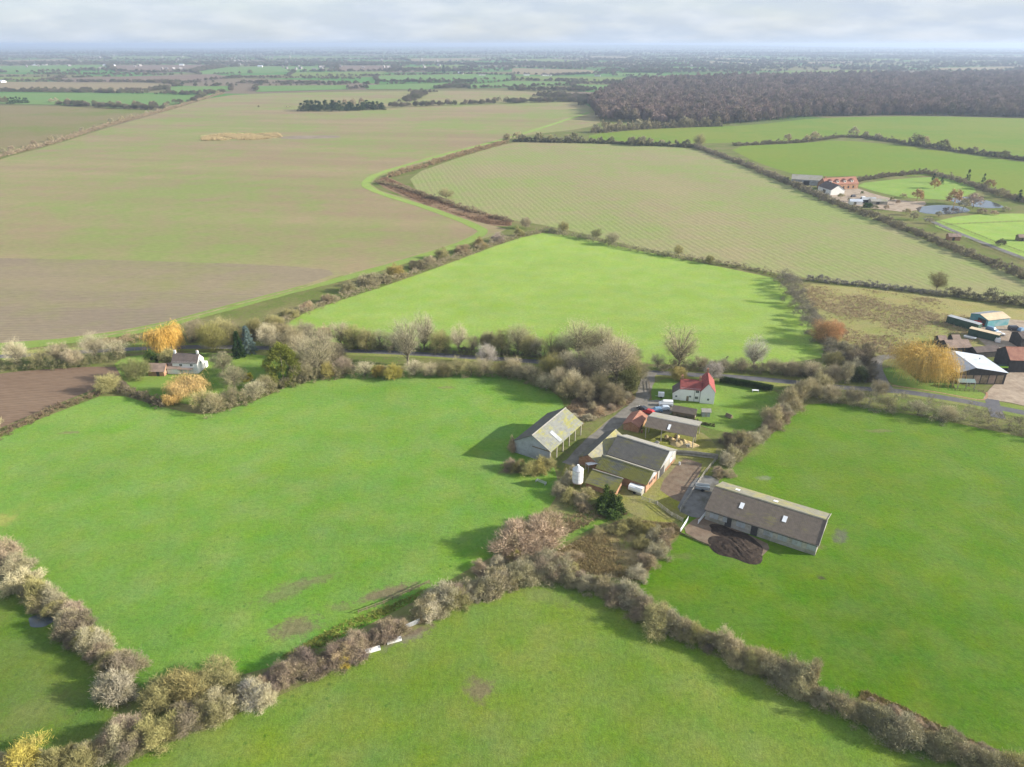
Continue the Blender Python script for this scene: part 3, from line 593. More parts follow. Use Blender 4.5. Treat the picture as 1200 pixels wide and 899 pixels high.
def hedge_mesh(name, pts, w, h, dens=70, seed=1, tl=0.8, tw=0.12, mat='twig', var=0.45, gap=0.0, up=0.3, clip=False):
    """an uneven run of bushes grown into one another along a ground line"""
    rs = np.random.RandomState(seed); p = [np.array(q[:2]) for q in pts]
    out = []
    for a, b in zip(p[:-1], p[1:]):
        L = np.linalg.norm(b - a); t = (b - a) / L; nrm = np.array([-t[1], t[0]])
        if clip:
            nn = int(dens * L); x = rs.uniform(0, L, nn); y = rs.uniform(-.5, .5, nn) * w; z = rs.uniform(.05, 1, nn) ** .7 * h
            base = np.stack([a[0] + t[0] * x + nrm[0] * y, a[1] + t[1] * x + nrm[1] * y, z], 1)
            d = unit(np.stack([nrm[0] * y, nrm[1] * y, z * .5], 1) + rs.normal(size=(nn, 3)) * .6)
            out.append(twigs(base, d, tl * .35 * rs.uniform(.5, 1.4, nn), tw * rs.uniform(.6, 1.5, nn), rs)); continue
        step = max(1.1, w * 0.36); k = max(2, int(L / step))
        for si in (np.arange(k) + rs.uniform(.05, .95, k)) / k * L:
            if rs.rand() < gap: continue
            sc = np.clip(1 + var * rs.normal() * .55, .45, 1.9); R_ = w * .42 * (.6 + .4 * sc) * rs.uniform(.85, 1.15); H_ = h * sc
            off = rs.normal() * w * .13; c0 = np.array([a[0] + t[0] * si + nrm[0] * off, a[1] + t[1] * si + nrm[1] * off, 0])
            kc = 11; per = max(5, int(dens * step / kc * (.5 + .5 * sc)))
            c = dome_clumps(rs, kc, R_, R_, H_ * .9, 0.0)
            base = np.repeat(c, per, 0) + rs.normal(size=(kc * per, 3)) * np.array([R_ * .17, R_ * .17, H_ * .08]); base[:, 2] = np.maximum(base[:, 2], .04); nn = len(base)
            d = unit(unit(base - np.array([0, 0, H_ * .1])) * .75 + np.array([0, 0, up]) + rs.normal(size=(nn, 3)) * .5)
            out.append(twigs(base + c0, d, tl * rs.uniform(.5, 1.4, nn), tw * rs.uniform(.6, 1.5, nn), rs))
    return tri_mesh(name, np.concatenate(out), M[mat])

TAN, GREY, MAUVE, OLIVE, PALE, GOLD, DARK, PINK = (0.35, 0.30, 0.175), (0.315, 0.285, 0.185), (0.285, 0.225, 0.155), (0.29, 0.265, 0.115), (0.42, 0.375, 0.255), (0.62, 0.36, 0.055), (0.18, 0.15, 0.105), (0.37, 0.28, 0.185)
IVY, CYP, SPR, BLUE = (0.06, 0.10, 0.022), (0.175, 0.190, 0.036), (0.026, 0.058, 0.02), (0.12, 0.17, 0.16)

rnd = random.Random(11)
BUSH = [bush_mesh(100 + i, 4.6, 4.2, wild=0.5 + 0.04 * i, lobes=4 + i % 4) for i in range(10)]
LEAFBUSH = [bush_mesh(140 + i, 4.4, 4.0, 9, 75, tl=0.38, tw=0.2, mat='leaf', up=0.1, wild=0.9) for i in range(3)]
def bush(x, y, w, h, color, label, group, mesh=None, name='hedge_bush', cat='bush'):
    me = mesh or rnd.choice(BUSH)
    o = obj(name, me, None, (x, y, 0), rnd.uniform(0, 6.28), (w / 4 * rnd.uniform(.93, 1.07), w / 4 * rnd.uniform(.93, 1.07), h / 4))
    j = rnd.uniform(0.88, 1.12); o.color = (color[0] * j, color[1] * j, color[2] * j * rnd.uniform(.9, 1.1), 1)
    return tag(o, label, cat, group)

def bush_row(px, w, h, colors, label, group, step=1.9, lat=0.5):
    p = [Vector(g(*q)) for q in px]
    for a, b in zip(p[:-1], p[1:]):
        L = (b - a).length; k = max(1, round(L / step)); nrm = Vector((-(b - a).y, (b - a).x)).normalized()
        for i in range(k):
            q = a.lerp(b, (i + rnd.uniform(.1, .9)) / k) + nrm * rnd.gauss(0, lat)
            s = rnd.uniform(0.5, 1.32) * 1.08
            bush(q.x, q.y, w * s, h * s * rnd.uniform(.85, 1.1), rnd.choice(colors), label, group)

# ---- foreground hedges, bush by bush (base of the hedge in the photograph)
grp = 'bushes of the foreground hedges'
bush_row([(-14, 652), (8, 668), (45, 700), (85, 735), (120, 770), (150, 800)], 4.3, 4.3, [GREY, TAN, MAUVE, DARK, OLIVE], 'leafless bush in the hedge left of the west pasture', grp, 2.2, 0.7)
for (u, v, w, h, c, lb) in [(26, 690, 7.5, 6.2, PALE, 'broad pale bush in the hedge above the puddle'), (142, 812, 7.6, 7.0, PALE, 'tall pale shaggy bush where the left hedges meet'),
                            (80, 735, 6, 5, TAN, 'rounded tan bush just right of the puddle'), (110, 757, 5.6, 4.8, GREY, 'grey rounded bush below the puddle in the left hedge'), (6, 660, 7, 6.5, MAUVE, 'mauve-grey bush at the left edge of the picture')]:
    x, y = g(u, v); bush(x, y, w, h, c, lb, grp)
bush_row([(-40, 925), (20, 905), (60, 902), (110, 888), (160, 872), (215, 852), (262, 832), (300, 815)], 3.9, 3.9, [TAN, OLIVE, MAUVE, DARK, GREY, OLIVE], 'bush in the mixed hedge at the bottom left', grp, 1.7, 0.8)
for (u, v, w, h, c, lb) in [(26, 908, 8.5, 6.5, (0.30, 0.25, 0.055), 'large yellow-green bush in the bottom left corner'), (92, 905, 6, 5.4, OLIVE, 'yellowish bush beside the corner thicket'),
                            (143, 862, 5.2, 5.4, MAUVE, 'mauve bare bush on the upper side of the bottom left hedge'), (188, 862, 5.4, 5, OLIVE, 'olive bush in the middle of the bottom left hedge'),
                            (190, 820, 7, 5.2, OLIVE, 'olive thicket bush at the left hedge junction'), (222, 812, 8, 5.6, (0.25, 0.21, 0.085), 'broad yellow-olive thicket bush above the hedge'),
                            (258, 800, 7, 4.6, OLIVE, 'low olive thicket bush tapering to the right'), (262, 832, 5.2, 4.8, PALE, 'pale rounded bush near the mauve hedge'), (293, 820, 5.2, 5, (0.24, 0.23, 0.19), 'grey rounded bush at the mauve hedge end')]:
    x, y = g(u, v); bush(x, y, w, h, c, lb, grp)
bush_row([(308, 806), (350, 790), (400, 770), (440, 752), (472, 737)], 4.4, 3.4, [MAUVE, MAUVE, (0.22, 0.17, 0.135), DARK], 'dense mauve-brown bush in the trimmed hedge beside the troughs', grp, 1.05, 0.35)
for (u, v, w, h, c, lb) in [(401, 774, 4, 4.2, PINK, 'tan upright bush poking above the mauve hedge'), (402, 779, 2.4, 2.2, (0.42, 0.33, 0.05), 'small yellow bush at the foot of the mauve hedge'), (306, 818, 4.6, 4.4, PALE, 'pale round bush left of the mauve hedge')]:
    x, y = g(u, v); bush(x, y, w, h, c, lb, grp)
bush_row([(497, 722), (530, 706), (560, 694), (600, 680), (640, 668)], 4.6, 4.3, [TAN, GREY, MAUVE, OLIVE, GREY], 'grey-tan bush in the hedge right of the field gate', grp, 1.9, 0.8)
for (u, v, w, h, c, lb) in [(508, 722, 5.2, 5.2, PALE, 'shaggy pale bush just right of the field gate'), (494, 728, 2.6, 2, PINK, 'small pinkish bush touching the field gate'), (537, 706, 4.6, 5, OLIVE, 'yellow-olive bush between the gate and the junction'),
                            (581, 692, 6.2, 5.8, (0.25, 0.22, 0.16), 'large round grey-tan bush left of the hedge junction'), (612, 678, 6, 5.8, GREY, 'round grey bush at the hedge junction'), (643, 672, 6, 5.4, MAUVE, 'mauve bush at the tip of the near pasture')]:
    x, y = g(u, v); bush(x, y, w, h, c, lb, grp)
for (u, v, w, h, c) in [(603, 640, 9.5, 7, PINK), (622, 632, 11, 8, PINK), (640, 626, 8.5, 6.4, PINK), (618, 644, 8, 5.5, PINK)]:
    x, y = g(u, v); bush(x, y, w, h, c, 'big pinkish-tan thicket bush standing in the west pasture', 'pink thicket', name='thicket_bush')
for (u, v, w, h, c) in [(640, 612, 4.5, 4.2, OLIVE), (652, 622, 3.6, 2.6, PALE), (605, 655, 3.4, 2.6, (0.30, 0.27, 0.08)), (583, 660, 3.4, 2, PALE), (562, 668, 4, 2.5, MAUVE)]:
    x, y = g(u, v); bush(x, y, w, h, c, 'low straggly bush beside the pink thicket', 'pink thicket edge')
bush_row([(645, 668), (690, 688), (730, 703), (765, 722), (800, 742)], 4.6, 4.2, [GREY, MAUVE, TAN, GREY, OLIVE], 'grey bush in the hedge below the bramble triangle', grp, 1.8, 0.7)
bush_row([(800, 742), (850, 765), (900, 788), (950, 815), (1000, 838)], 4.6, 4.3, [GREY, DARK, TAN, OLIVE, MAUVE], 'dark tangled bush in the middle of the lower right hedge', grp, 1.75, 0.8)
bush_row([(1000, 838), (1060, 862), (1120, 889), (1180, 915), (1240, 945)], 4.4, 3.9, [GREY, OLIVE, TAN, (0.20, 0.19, 0.11)], 'olive-grey bush in the trimmed lower right hedge', grp, 1.5, 0.45)
bush_row([(1012, 818), (1060, 840), (1110, 864), (1170, 891), (1230, 919)], 2.0, 1.1, [MAUVE, DARK, PINK], 'low brown bramble beside the lower right hedge', 'brambles along the right hedge', 1.6, 0.5)
# ---- bramble triangle, yard thickets, garden edge
for (u, v, w, h, c) in [(700, 625, 3, 2, TAN), (715, 622, 3.6, 2.6, OLIVE), (728, 622, 4.4, 3.6, OLIVE), (742, 620, 4.6, 4, OLIVE), (757, 625, 4.6, 4.2, (0.25, 0.22, 0.08)), (768, 632, 4.6, 4.2, GREY), (778, 638, 4.2, 3.8, MAUVE), (785, 630, 3.6, 3.2, MAUVE), (770, 650, 4.4, 4, GREY), (760, 662, 4.4, 3.8, MAUVE), (748, 676, 4.6, 3.8, GREY), (752, 640, 4.4, 3.4, OLIVE), (670, 655, 4, 2.8, MAUVE), (655, 660, 4.4, 3.4, MAUVE)]:
    x, y = g(u, v); bush(x, y, w, h, c, 'scrubby bush round the bramble triangle south of the yard', 'bramble triangle bushes', name='thicket_bush')
for (u, v, w, h, c) in [(598, 548, 3.8, 3.6, MAUVE), (600, 528, 3.6, 5, PINK), (608, 552, 4.2, 4.0, (0.16, 0.14, 0.06)), (622, 556, 5, 4.6, OLIVE), (633, 552, 5.2, 5, (0.32, 0.28, 0.10)), (642, 548, 3.8, 3.8, OLIVE)]:
    x, y = g(u, v); bush(x, y, w, h, c, 'overgrown bush against the gable of the lichened barn', 'bushes round the lichened barn', name='overgrown_bush')
for (u, v, w, h, c) in [(655, 578, 4.5, 3.6, GREY), (668, 585, 4.8, 3.6, OLIVE), (678, 588, 4, 3.4, TAN), (690, 582, 3.8, 3.2, OLIVE), (683, 596, 3.2, 2.6, MAUVE), (664, 566, 4, 4.4, PALE), (672, 556, 3, 3.6, PALE), (692, 545, 2.6, 3.4, DARK)]:
    x, y = g(u, v); bush(x, y, w, h, c, 'bare bush crowding the foot of the white silo', 'bushes round the silo', name='overgrown_bush')
for (u, v, w, h) in [(712, 592, 4.8, 6.5), (722, 598, 4.6, 4.6), (706, 600, 4.6, 4.2), (716, 606, 4.2, 3.2), (733, 560, 2.4, 3)]:
    x, y = g(u, v); b = bush(x, y, w, h, IVY, 'dark ivy bush smothering the low mono-pitch shed', 'ivy by the silo', rnd.choice(LEAFBUSH), 'ivy_bush')
for (u, v, w, h, c) in [(848, 545, 5, 4.8, GREY), (855, 540, 5.4, 5.4, GREY), (866, 533, 4.6, 4, DARK), (858, 522, 5, 5.2, DARK), (870, 520, 5, 5.0, TAN), (885, 518, 4.8, 3.8, GREY), (842, 556, 3.8, 2.6, MAUVE), (852, 558, 3.4, 2.4, TAN), (895, 512, 4.6, 4, GREY)]:
    x, y = g(u, v); bush(x, y, w, h, c, 'grey-brown bush in the thicket beside the pole barn', 'thicket behind the pole barn', name='thicket_bush')
bush_row([(905, 505), (918, 490), (930, 478), (942, 466), (955, 455)], 6, 6.2, [GREY, GREY, MAUVE, TAN], 'tall grey bush on the garden boundary east of the lawn', 'garden boundary bushes', 3.0, 0.8)
for (u, v, w, h, c) in [(680, 500, 3.4, 2.0, PINK), (690, 492, 3.4, 2.2, PALE), (702, 484, 3.6, 2.4, PINK), (715, 480, 3.4, 2.2, MAUVE), (726, 474, 3.4, 2.6, TAN), (735, 466, 3.2, 2.6, GREY), (695, 478, 3.6, 2.4, TAN), (682, 484, 3.4, 2.2, PINK), (672, 492, 3.4, 2.4, PALE), (710, 470, 4, 3, TAN)]:
    x, y = g(u, v); bush(x, y, w, h, c, 'low dead bramble clump beside the farm track', 'brambles by the track', name='bramble_clump')

# ---- individual trees
def tree(kind, u, v, h, w, color, label, group=None, seed=None, name='bare_tree', cat='tree', ivy=0):
    x, y = g(u, v); seed = seed or (int(u * 7 + v * 13) % 9973)
    k = max(.35, min(1.6, (w * h) / 100.0))
    if kind == 'bare': tr, cr = tree_meshes(seed, h, w, 0.45, int(70 * k + 25), 95, 0.75, 0.05)
    elif kind == 'ash': tr, cr = tree_meshes(seed, h, w, 0.95, int(60 * k + 24), 75, 0.85, 0.048, thick=0.026)
    elif kind == 'dense': tr, cr = tree_meshes(seed, h, w, 0.4, int(80 * k + 30), 140, 0.6, 0.06, base0=.05)
    elif kind == 'willow': tr, cr = tree_meshes(seed, h, w, 0.5, int(58 * k + 22), 75, 1, 0.06, style='willow', base0=.3)
    elif kind == 'cypress': tr, cr = cypress_meshes(seed, h, w)
    elif kind == 'spruce': tr, cr = spruce_meshes(seed, h, w)
    elif kind == 'ivy': tr, cr = tree_meshes(seed, h, w, 0.5, int(80 * k + 30), 150, 0.32, 0.16, mat='leaf', base0=.0)
    root = empty(name, (x, y, 0), rnd.uniform(0, 6.28))
    obj('trunk', tr, root); c = obj('crown', cr, root); c.color = tuple(color) + (1,)
    return tag(root, label, cat, group)

tree('bare', 22, 428, 10, 9, PALE, 'pale bare tree beside the lane at the left edge')
tree('bare', 112, 420, 10.5, 10, PALE, 'pale bare tree by the lane above the ploughed field')
tree('willow', 195, 413, 11, 10, (0.58, 0.36, 0.085), 'bright orange-gold weeping willow behind the white cottage', name='willow_tree')
tree('ivy', 180, 432, 7.5, 6.5, IVY, 'dark green ivy-clad tree behind the cottage outbuilding', name='ivy_tree')
tree('dense', 200, 431, 7.5, 7, OLIVE, 'olive tree between the golden willow and the cottage', name='olive_green_tree')
tree('dense', 160, 445, 8.5, 9.5, (0.19, 0.20, 0.075), 'grey-green leafy tree left of the cottage outbuilding', name='grey_green_tree')
tree('dense', 128, 458, 6.5, 8.5, OLIVE, 'rounded olive tree at the corner of the ploughed field', name='olive_green_tree')
tree('willow', 222, 464, 7, 12.5, (0.47, 0.325, 0.135), 'orange weeping willow in front of the white cottage', name='willow_tree')
tree('willow', 202, 474, 4, 4.5, (0.50, 0.335, 0.12), 'small orange willow at the garden hedge corner', name='willow_tree')
tree('dense', 250, 410, 11.5, 13, (0.26, 0.245, 0.075), 'yellow-olive tree overhanging the lane behind the cottage', name='olive_green_tree')
tree('spruce', 281, 418, 11, 5.5, SPR, 'dark green conifer in the cottage garden', name='conifer_tree')
tree('spruce', 292, 413, 11.5, 7, BLUE, 'blue-grey spruce behind the dark conifer', name='spruce_tree')
tree('cypress', 333, 447, 15.5, 15, CYP, 'big yellow-green cypress beside the lane', name='cypress_tree')
tree('dense', 290, 447, 3, 3.4, (0.33, 0.30, 0.03), 'small yellow shrub on the cottage lawn', name='yellow_shrub', cat='shrub')
tree('bare', 275, 455, 8.5, 9, (0.27, 0.25, 0.15), 'grey-tan bare tree right of the orange willow')
tree('bare', 300, 466, 6, 8, GREY, 'grey bushy tree on the cottage boundary')
tree('bare', 254, 480, 5.5, 7, TAN, 'tan bushy tree at the south tip of the cottage garden')
tree('dense', 322, 388, 7, 9, OLIVE, 'olive bush at the west tip of the centre pasture', name='olive_green_tree')
tree('bare', 345, 408, 9.5, 9, TAN, 'tan bare tree behind the yellow-green cypress')
tree('dense', 300, 395, 8, 8, (0.22, 0.20, 0.08), 'olive tree behind the blue-grey spruce', name='olive_green_tree')
tree('bare', 374, 438, 17, 15, (0.43, 0.38, 0.25), 'large tan bare tree right of the cypress')
tree('dense', 402, 438, 6, 8, (0.25, 0.20, 0.15), 'pinkish bushy tree right of the large tan tree')
tree('bare', 382, 404, 8.5, 7, PINK, 'pinkish bare tree at the lower edge of the centre pasture')
tree('dense', 415, 408, 9.5, 9, (0.29, 0.275, 0.11), 'rounded yellow-olive tree on the north side of the lane', name='olive_green_tree')
tree('ash', 478, 428, 20, 14, (0.48, 0.435, 0.31), 'tallest pale bare tree with ivied stem by the lane')
tree('ash', 497, 410, 16, 12, (0.46, 0.42, 0.29), 'pale bare tree behind the tallest lane tree')
tree('ash', 538, 412, 11, 9, PALE, 'thin pale young tree on the north lane hedge')
tree('dense', 572, 412, 9, 7.5, (0.26, 0.23, 0.13), 'brown-olive tree on the north lane hedge', name='olive_green_tree')
tree('bare', 571, 428, 8.5, 8, (0.50, 0.45, 0.40), 'whitish lichen-covered tree on the south lane hedge')
tree('bare', 607, 416, 12.5, 11, (0.40, 0.38, 0.22), 'pale greenish bare tree left of the larger grove')
tree('bare', 628, 418, 8.5, 7, PALE, 'small pale bare tree at the grove edge')
tree('dense', 462, 444, 5, 7, (0.30, 0.26, 0.06), 'yellowish bush below the tallest lane tree', name='yellow_shrub', cat='shrub')
tree('dense', 445, 442, 4.5, 5, (0.34, 0.26, 0.07), 'small golden bush on the south lane hedge', name='yellow_shrub', cat='shrub')
tree('bare', 678, 420, 16.5, 17, (0.44, 0.41, 0.24), 'broad pale green-tan tree north of the lane junction')
tree('bare', 705, 422, 15, 13, (0.44, 0.40, 0.25), 'pale bare tree next to the broad grove tree')
tree('dense', 645, 445, 10, 9, (0.25, 0.23, 0.08), 'olive tree on the pasture corner of the grove', name='olive_green_tree')
tree('bare', 722, 452, 20, 15, (0.46, 0.39, 0.27), 'large tan bare tree at the lane junction')
tree('ivy', 735, 460, 10, 8, (0.13, 0.135, 0.055), 'ivied grey-green tree beside the farm track', name='ivy_tree')
tree('bare', 680, 452, 10.5, 10, (0.24, .20, .15), 'dark tangled tree in the middle of the grove')
tree('bare', 664, 468, 8.5, 8, TAN, 'tan tree at the pasture edge of the grove')
tree('dense', 700, 465, 9, 9, (0.17, 0.155, 0.09), 'brown-green tree above the bramble bank', name='olive_green_tree')
tree('bare', 655, 440, 8, 9, GREY, 'grey bare tree on the lane side of the grove')
tree('ash', 795, 433, 17.5, 17, (0.42, 0.37, 0.23), 'tall spreading bare tree across the lane from the house')
tree('ash', 883, 431, 12, 11, (0.46, 0.44, 0.36), 'pale grey bare tree on the lane hedge')
tree('dense', 796, 446, 5, 6, (0.30, 0.25, 0.09), 'yellowish shrub behind the red-roofed house', name='yellow_shrub', cat='shrub')
tree('bare', 836, 446, 7.5, 7, (0.33, 0.29, 0.26), 'pinkish grey bare tree behind the house gable')
tree('willow', 1080, 446, 13.5, 18, (0.50, 0.345, 0.10), 'huge golden weeping willow beside the white-roofed barn', name='willow_tree')
tree('bare', 1062, 432, 10, 10, (0.26, 0.25, 0.12), 'greenish bare tree behind the golden willow')
tree('bare', 1097, 341, 9.5, 9.5, (0.21, 0.18, 0.08), 'rounded brown tree on the rough pasture hedge')
tree('dense', 966, 402, 10, 11, (0.42, 0.25, 0.12), 'orange-brown tree at the corner of the rough pasture', name='orange_brown_tree')
tree('dense', 978, 398, 8, 8, (0.42, 0.24, 0.13), 'pinkish orange tree behind the orange-brown one', name='orange_brown_tree')
tree('bare', 990, 450, 9.5, 5.5, GREY, 'slim grey tree standing at the lane bend')
tree('dense', 976, 430, 6, 7, OLIVE, 'yellow-olive bush by the pasture corner', name='olive_green_tree')
tree('ivy', 1004, 447, 5.5, 7, (0.09, 0.11, 0.045), 'dark green shrub at the lane bend', name='ivy_tree')
for i, (u, v, h, w, c) in enumerate([(1000, 425, 6.5, 8, DARK), (1012, 435, 7, 8, DARK), (990, 415, 6.5, 8, GREY), (1015, 418, 6, 7, DARK), (1000, 440, 7, 8, GREY), (1018, 445, 5.5, 6, DARK), (963, 440, 5, 7, (0.20, 0.2, 0.10)), (945, 438, 5, 7, (0.20, 0.2, 0.11))]):
    x, y = g(u, v); bush(x, y, w, h, c, 'dark dense bush in the thicket left of the curved drive', 'thicket by the curved drive', name='thicket_bush')
tree('ash', 950, 803, 7, 3, TAN, 'slender sapling rising from the lower right hedge', name='sapling')
tree('bare', 795, 300, 6.5, 6, OLIVE, 'round olive tree on the centre pasture\'s far hedge', name='olive_green_tree')
tree('bare', 718, 287, 7.5, 8, GREY, 'spreading grey tree on the centre pasture\'s far hedge')
tree('bare', 698, 280, 6.5, 6.5, (0.2, 0.2, 0.1), 'olive-grey tree on the far hedge left of the spreading one')
tree('bare', 831, 309, 4.5, 4.5, OLIVE, 'small olive tree on the far hedge right of the round one')
tree('bare', 616, 268, 7.5, 8, (0.31, 0.26, 0.18), 'tan tree at the north corner of the centre pasture')
tree('dense', 660, 272, 6.5, 8, OLIVE, 'olive tree at the north corner of the centre pasture', name='olive_green_tree')
tree('bare', 523, 233, 8, 11, (0.29, 0.25, 0.13), 'lone tan tree on the bank between the arable fields')
for (u, v, h, w, c, lb) in [(594, 167, 12, 10, TAN, 'solitary tree at the corner where three fields meet'), (819, 172, 15, 15, OLIVE, 'big olive tree at the top of the drilled field')]:
    tree('dense', u, v, h, w, c, lb, name='olive_green_tree')
for (k_, u, v, h, w, c, lb) in [('bare', 262, 436, 8, 8, (0.28, .26, .16), 'pale bare tree on the lawn right of the cottage'), ('dense', 312, 458, 5.5, 7, (0.24, .22, .11), 'tan-olive bushy tree below the big cypress'), ('bare', 355, 446, 8, 8, (0.30, .265, .16), 'tan tree between cypress and the large tan tree'),
      ('dense', 385, 442, 5.5, 6, (0.33, .28, .09), 'yellowish bushy tree under the large tan tree'), ('bare', 238, 478, 6, 8, (0.33, .28, .13), 'straw-coloured tree in front of the orange willow'), ('bare', 272, 474, 6, 7, (0.25, .22, .13), 'grey-tan tree on the garden\'s pasture edge'),
      ('dense', 272, 402, 7.5, 9, (0.20, .185, .08), 'olive tree across the lane from the dark conifer'), ('dense', 330, 398, 7, 9, (0.26, .22, .12), 'tan bushy tree north of the lane above the cypress'), ('bare', 360, 400, 8, 8, (0.28, .25, .17), 'grey-tan tree north of the lane left of the pasture'),
      ('dense', 520, 440, 4.5, 7, (0.22, .19, .09), 'low olive bushy tree on the south lane hedge'), ('dense', 590, 440, 5, 8, (0.25, .22, .10), 'yellow-olive bushy tree by the whitish tree'), ('bare', 615, 446, 6.5, 8, (0.24, .21, .14), 'grey-tan tree on the pasture edge left of the grove'),
      ('dense', 634, 452, 6, 7, (0.21, .19, .10), 'brown-olive tree at the grove\'s left corner'), ('bare', 690, 440, 11, 11, (0.30, .27, .17), 'tan tree in the heart of the grove'), ('bare', 712, 438, 12, 11, (0.30, .26, .18), 'tan tree on the lane side of the grove'), ('dense', 745, 448, 9, 8, (0.24, .22, .13), 'grey-olive tree nearest to the lane junction'), ('dense', 720, 472, 7, 8, (0.22, .19, .12), 'brown bushy tree above the track bend'),
      ('dense', 655, 425, 7, 8, (0.24, .22, .12), 'olive bushy tree across the lane from the grove'), ('dense', 730, 428, 7.5, 9, (0.22, .20, .11), 'olive bushy tree north of the lane junction')]:
    tree(k_, u, v, h, w, c, lb, name='bare_tree' if k_ == 'bare' else 'bushy_tree')
# more trees of the lane belt: copies of a few grown shapes
LIB = [tree_meshes(900 + i, 10, 9, 0.6, 75, 70, 0.75, 0.045) for i in range(5)] + [tree_meshes(920 + i, 8, 9, 0.4, 90, 120, 0.6, 0.06, base0=.05) for i in range(3)]
BELT = [(48, 428, 7, 8), (72, 424, 8, 8), (88, 428, 7, 7), (138, 420, 8, 9), (232, 398, 9, 10), (262, 396, 9, 10), (315, 404, 9, 9), (328, 412, 8, 8), (352, 418, 10, 9), (362, 436, 9, 9), (392, 428, 9, 10), (400, 404, 10, 10), (430, 410, 9, 9), (428, 441, 6, 7), (446, 408, 8, 8), (462, 411, 8, 8), (486, 440, 6, 8), (505, 441, 5.5, 7), (516, 412, 9, 9), (535, 439, 6, 8), (553, 414, 8, 8), (552, 440, 6, 8), (568, 440, 6.5, 8), (588, 415, 10, 9), (600, 440, 7, 8), (622, 448, 7, 8), (620, 417, 9, 9), (645, 420, 10, 10), (660, 421, 10, 10), (668, 440, 10, 9), (690, 424, 12, 11), (640, 458, 7, 7), (655, 458, 9, 8), (672, 462, 9, 8), (686, 470, 8, 8), (705, 448, 13, 11), (728, 440, 13, 11), (738, 452, 12, 9), (715, 424, 10, 10), (742, 430, 8, 8), (770, 432, 6, 7), (820, 433, 5.5, 7), (848, 435, 5, 7), (868, 435, 5.5, 7), (905, 438, 6, 8), (925, 440, 6, 8), (950, 444, 7, 8), (972, 470, 6, 7), (1000, 472, 5.5, 7), (1040, 480, 5, 7), (1075, 486, 5, 6), (1110, 492, 5, 7), (1030, 462, 5, 7), (975, 448, 7, 8)]
for i, (u, v, h, w) in enumerate(BELT):
    x, y = g(u, v); j = rnd.randrange(8); tr, cr = LIB[j]; hh, ww = (10, 9) if j < 5 else (8, 9)
    q = empty('lane_tree', (x, y, 0), rnd.uniform(0, 6.28)); q.scale = (w / ww, w / ww, h / hh)
    obj('trunk', tr, q); c_ = obj('crown', cr, q); cc = rnd.choice([(0.45, .40, .27), (0.42, .36, .23), (0.34, .31, .14), (0.39, .33, .22), (0.29, .25, .16)]); c_.color = cc + (1,)
    tag(q, ('bare tree or bush in the tree belt along the lane' if u < 760 else 'bare bushy tree on the lane hedges right of the farmhouse'), 'tree', 'lane belt trees')
# west hedge of the centre pasture: big rounded shrubs
for i, (u, v, h, w, c) in enumerate([(322, 384, 6, 8, OLIVE), (340, 372, 5, 7, (0.3, .27, .12)), (362, 363, 4.5, 7, PINK), (385, 354, 4.5, 6, MAUVE), (410, 342, 6, 8, (0.24, .22, .13)), (432, 334, 7, 9, (0.27, .24, .14)), (463, 325, 7.5, 9, (0.28, 0.22, 0.08)), (490, 314, 6, 9, (0.2, .18, .1)), (520, 303, 7, 9, (0.22, 0.2, 0.09)), (542, 297, 6, 8, PINK), (562, 290, 6.5, 8, (0.28, .22, .1)), (585, 283, 6, 8, (0.31, .25, .2)), (607, 276, 6, 7, OLIVE), (450, 330, 5, 7, GREY), (505, 309, 5, 7, TAN)]):
    x, y = g(u, v); bush(x, y, w, h, c, 'big rounded shrub on the west hedge of the centre pasture', 'shrubs between the arable and the centre pasture', name='hedge_shrub', cat='shrub')

# ---- continuous hedges, one thing each
def hedge(px, w, h, color, label, dens=60, tl=0.7, tw=0.1, gap=0.0, var=0.45, mat='twig', clip=False, seed=[50]):
    seed[0] += 1
    me = hedge_mesh('hedge', [g(*q) for q in px], w * 1.15, h * 1.1, dens * 3.2, seed[0], tl * .8, tw * 1.0, mat, var, gap, 0.3, clip)
    o = obj('hedge', me); o.color = tuple(color) + (1,)
    return tag(o, label, 'hedge', 'continuous hedges')
hedge([(395, 440), (480, 439), (560, 438), (610, 445), (650, 455)], 6, 4.4, (0.25, 0.22, 0.125), 'tangled hedge along the top of the west pasture', 90)
hedge([(395, 406), (480, 411), (560, 415), (640, 419), (705, 424)], 4.5, 3.6, (0.16, 0.15, 0.095), 'dark hedge along the north side of the lane', 80)
hedge([(775, 434), (850, 434), (930, 439), (962, 446)], 4.5, 3.8, (0.19, 0.165, 0.11), 'brown hedge behind the red-roofed house across the lane', 90)
hedge([(325, 380), (400, 350), (470, 326), (540, 301), (600, 280), (640, 271)], 5, 2.6, (0.25, 0.21, 0.14), 'scrubby hedge base west of the centre pasture', 45)
hedge([(640, 271), (700, 284), (760, 297), (800, 304)], 4, 3.2, (0.21, 0.195, 0.13), 'olive-grey hedge on the north of the centre pasture', 55)
hedge([(800, 304), (850, 311), (890, 318), (918, 325)], 3.5, 2.2, (0.19, 0.165, 0.11), 'thin low hedge joining the east thicket', 50, gap=0.15)
hedge([(916, 326), (930, 347), (948, 375), (970, 408), (985, 435)], 9, 5.6, (0.215, 0.195, 0.155), 'broad grey thicket hedge east of the centre pasture', 150)
hedge([(455, 208), (485, 199), (537, 183), (592, 168)], 6, 3.6, (0.26, 0.19, 0.115), 'tan scrub hedge running up between the arable fields', 40, 1.2, 0.25)
hedge([(440, 214), (470, 220), (500, 230), (550, 247), (600, 260)], 5, 2.4, (0.19, 0.155, 0.10), 'brown hedge along the weedy bank', 40, 1.0, 0.2, gap=0.2)
hedge([(602, 166), (700, 168), (770, 171), (815, 173)], 6, 4.4, (0.18, 0.17, 0.11), 'dark tree-filled hedge at the top of the drilled field', 60, 1.6, 0.45, var=0.9)
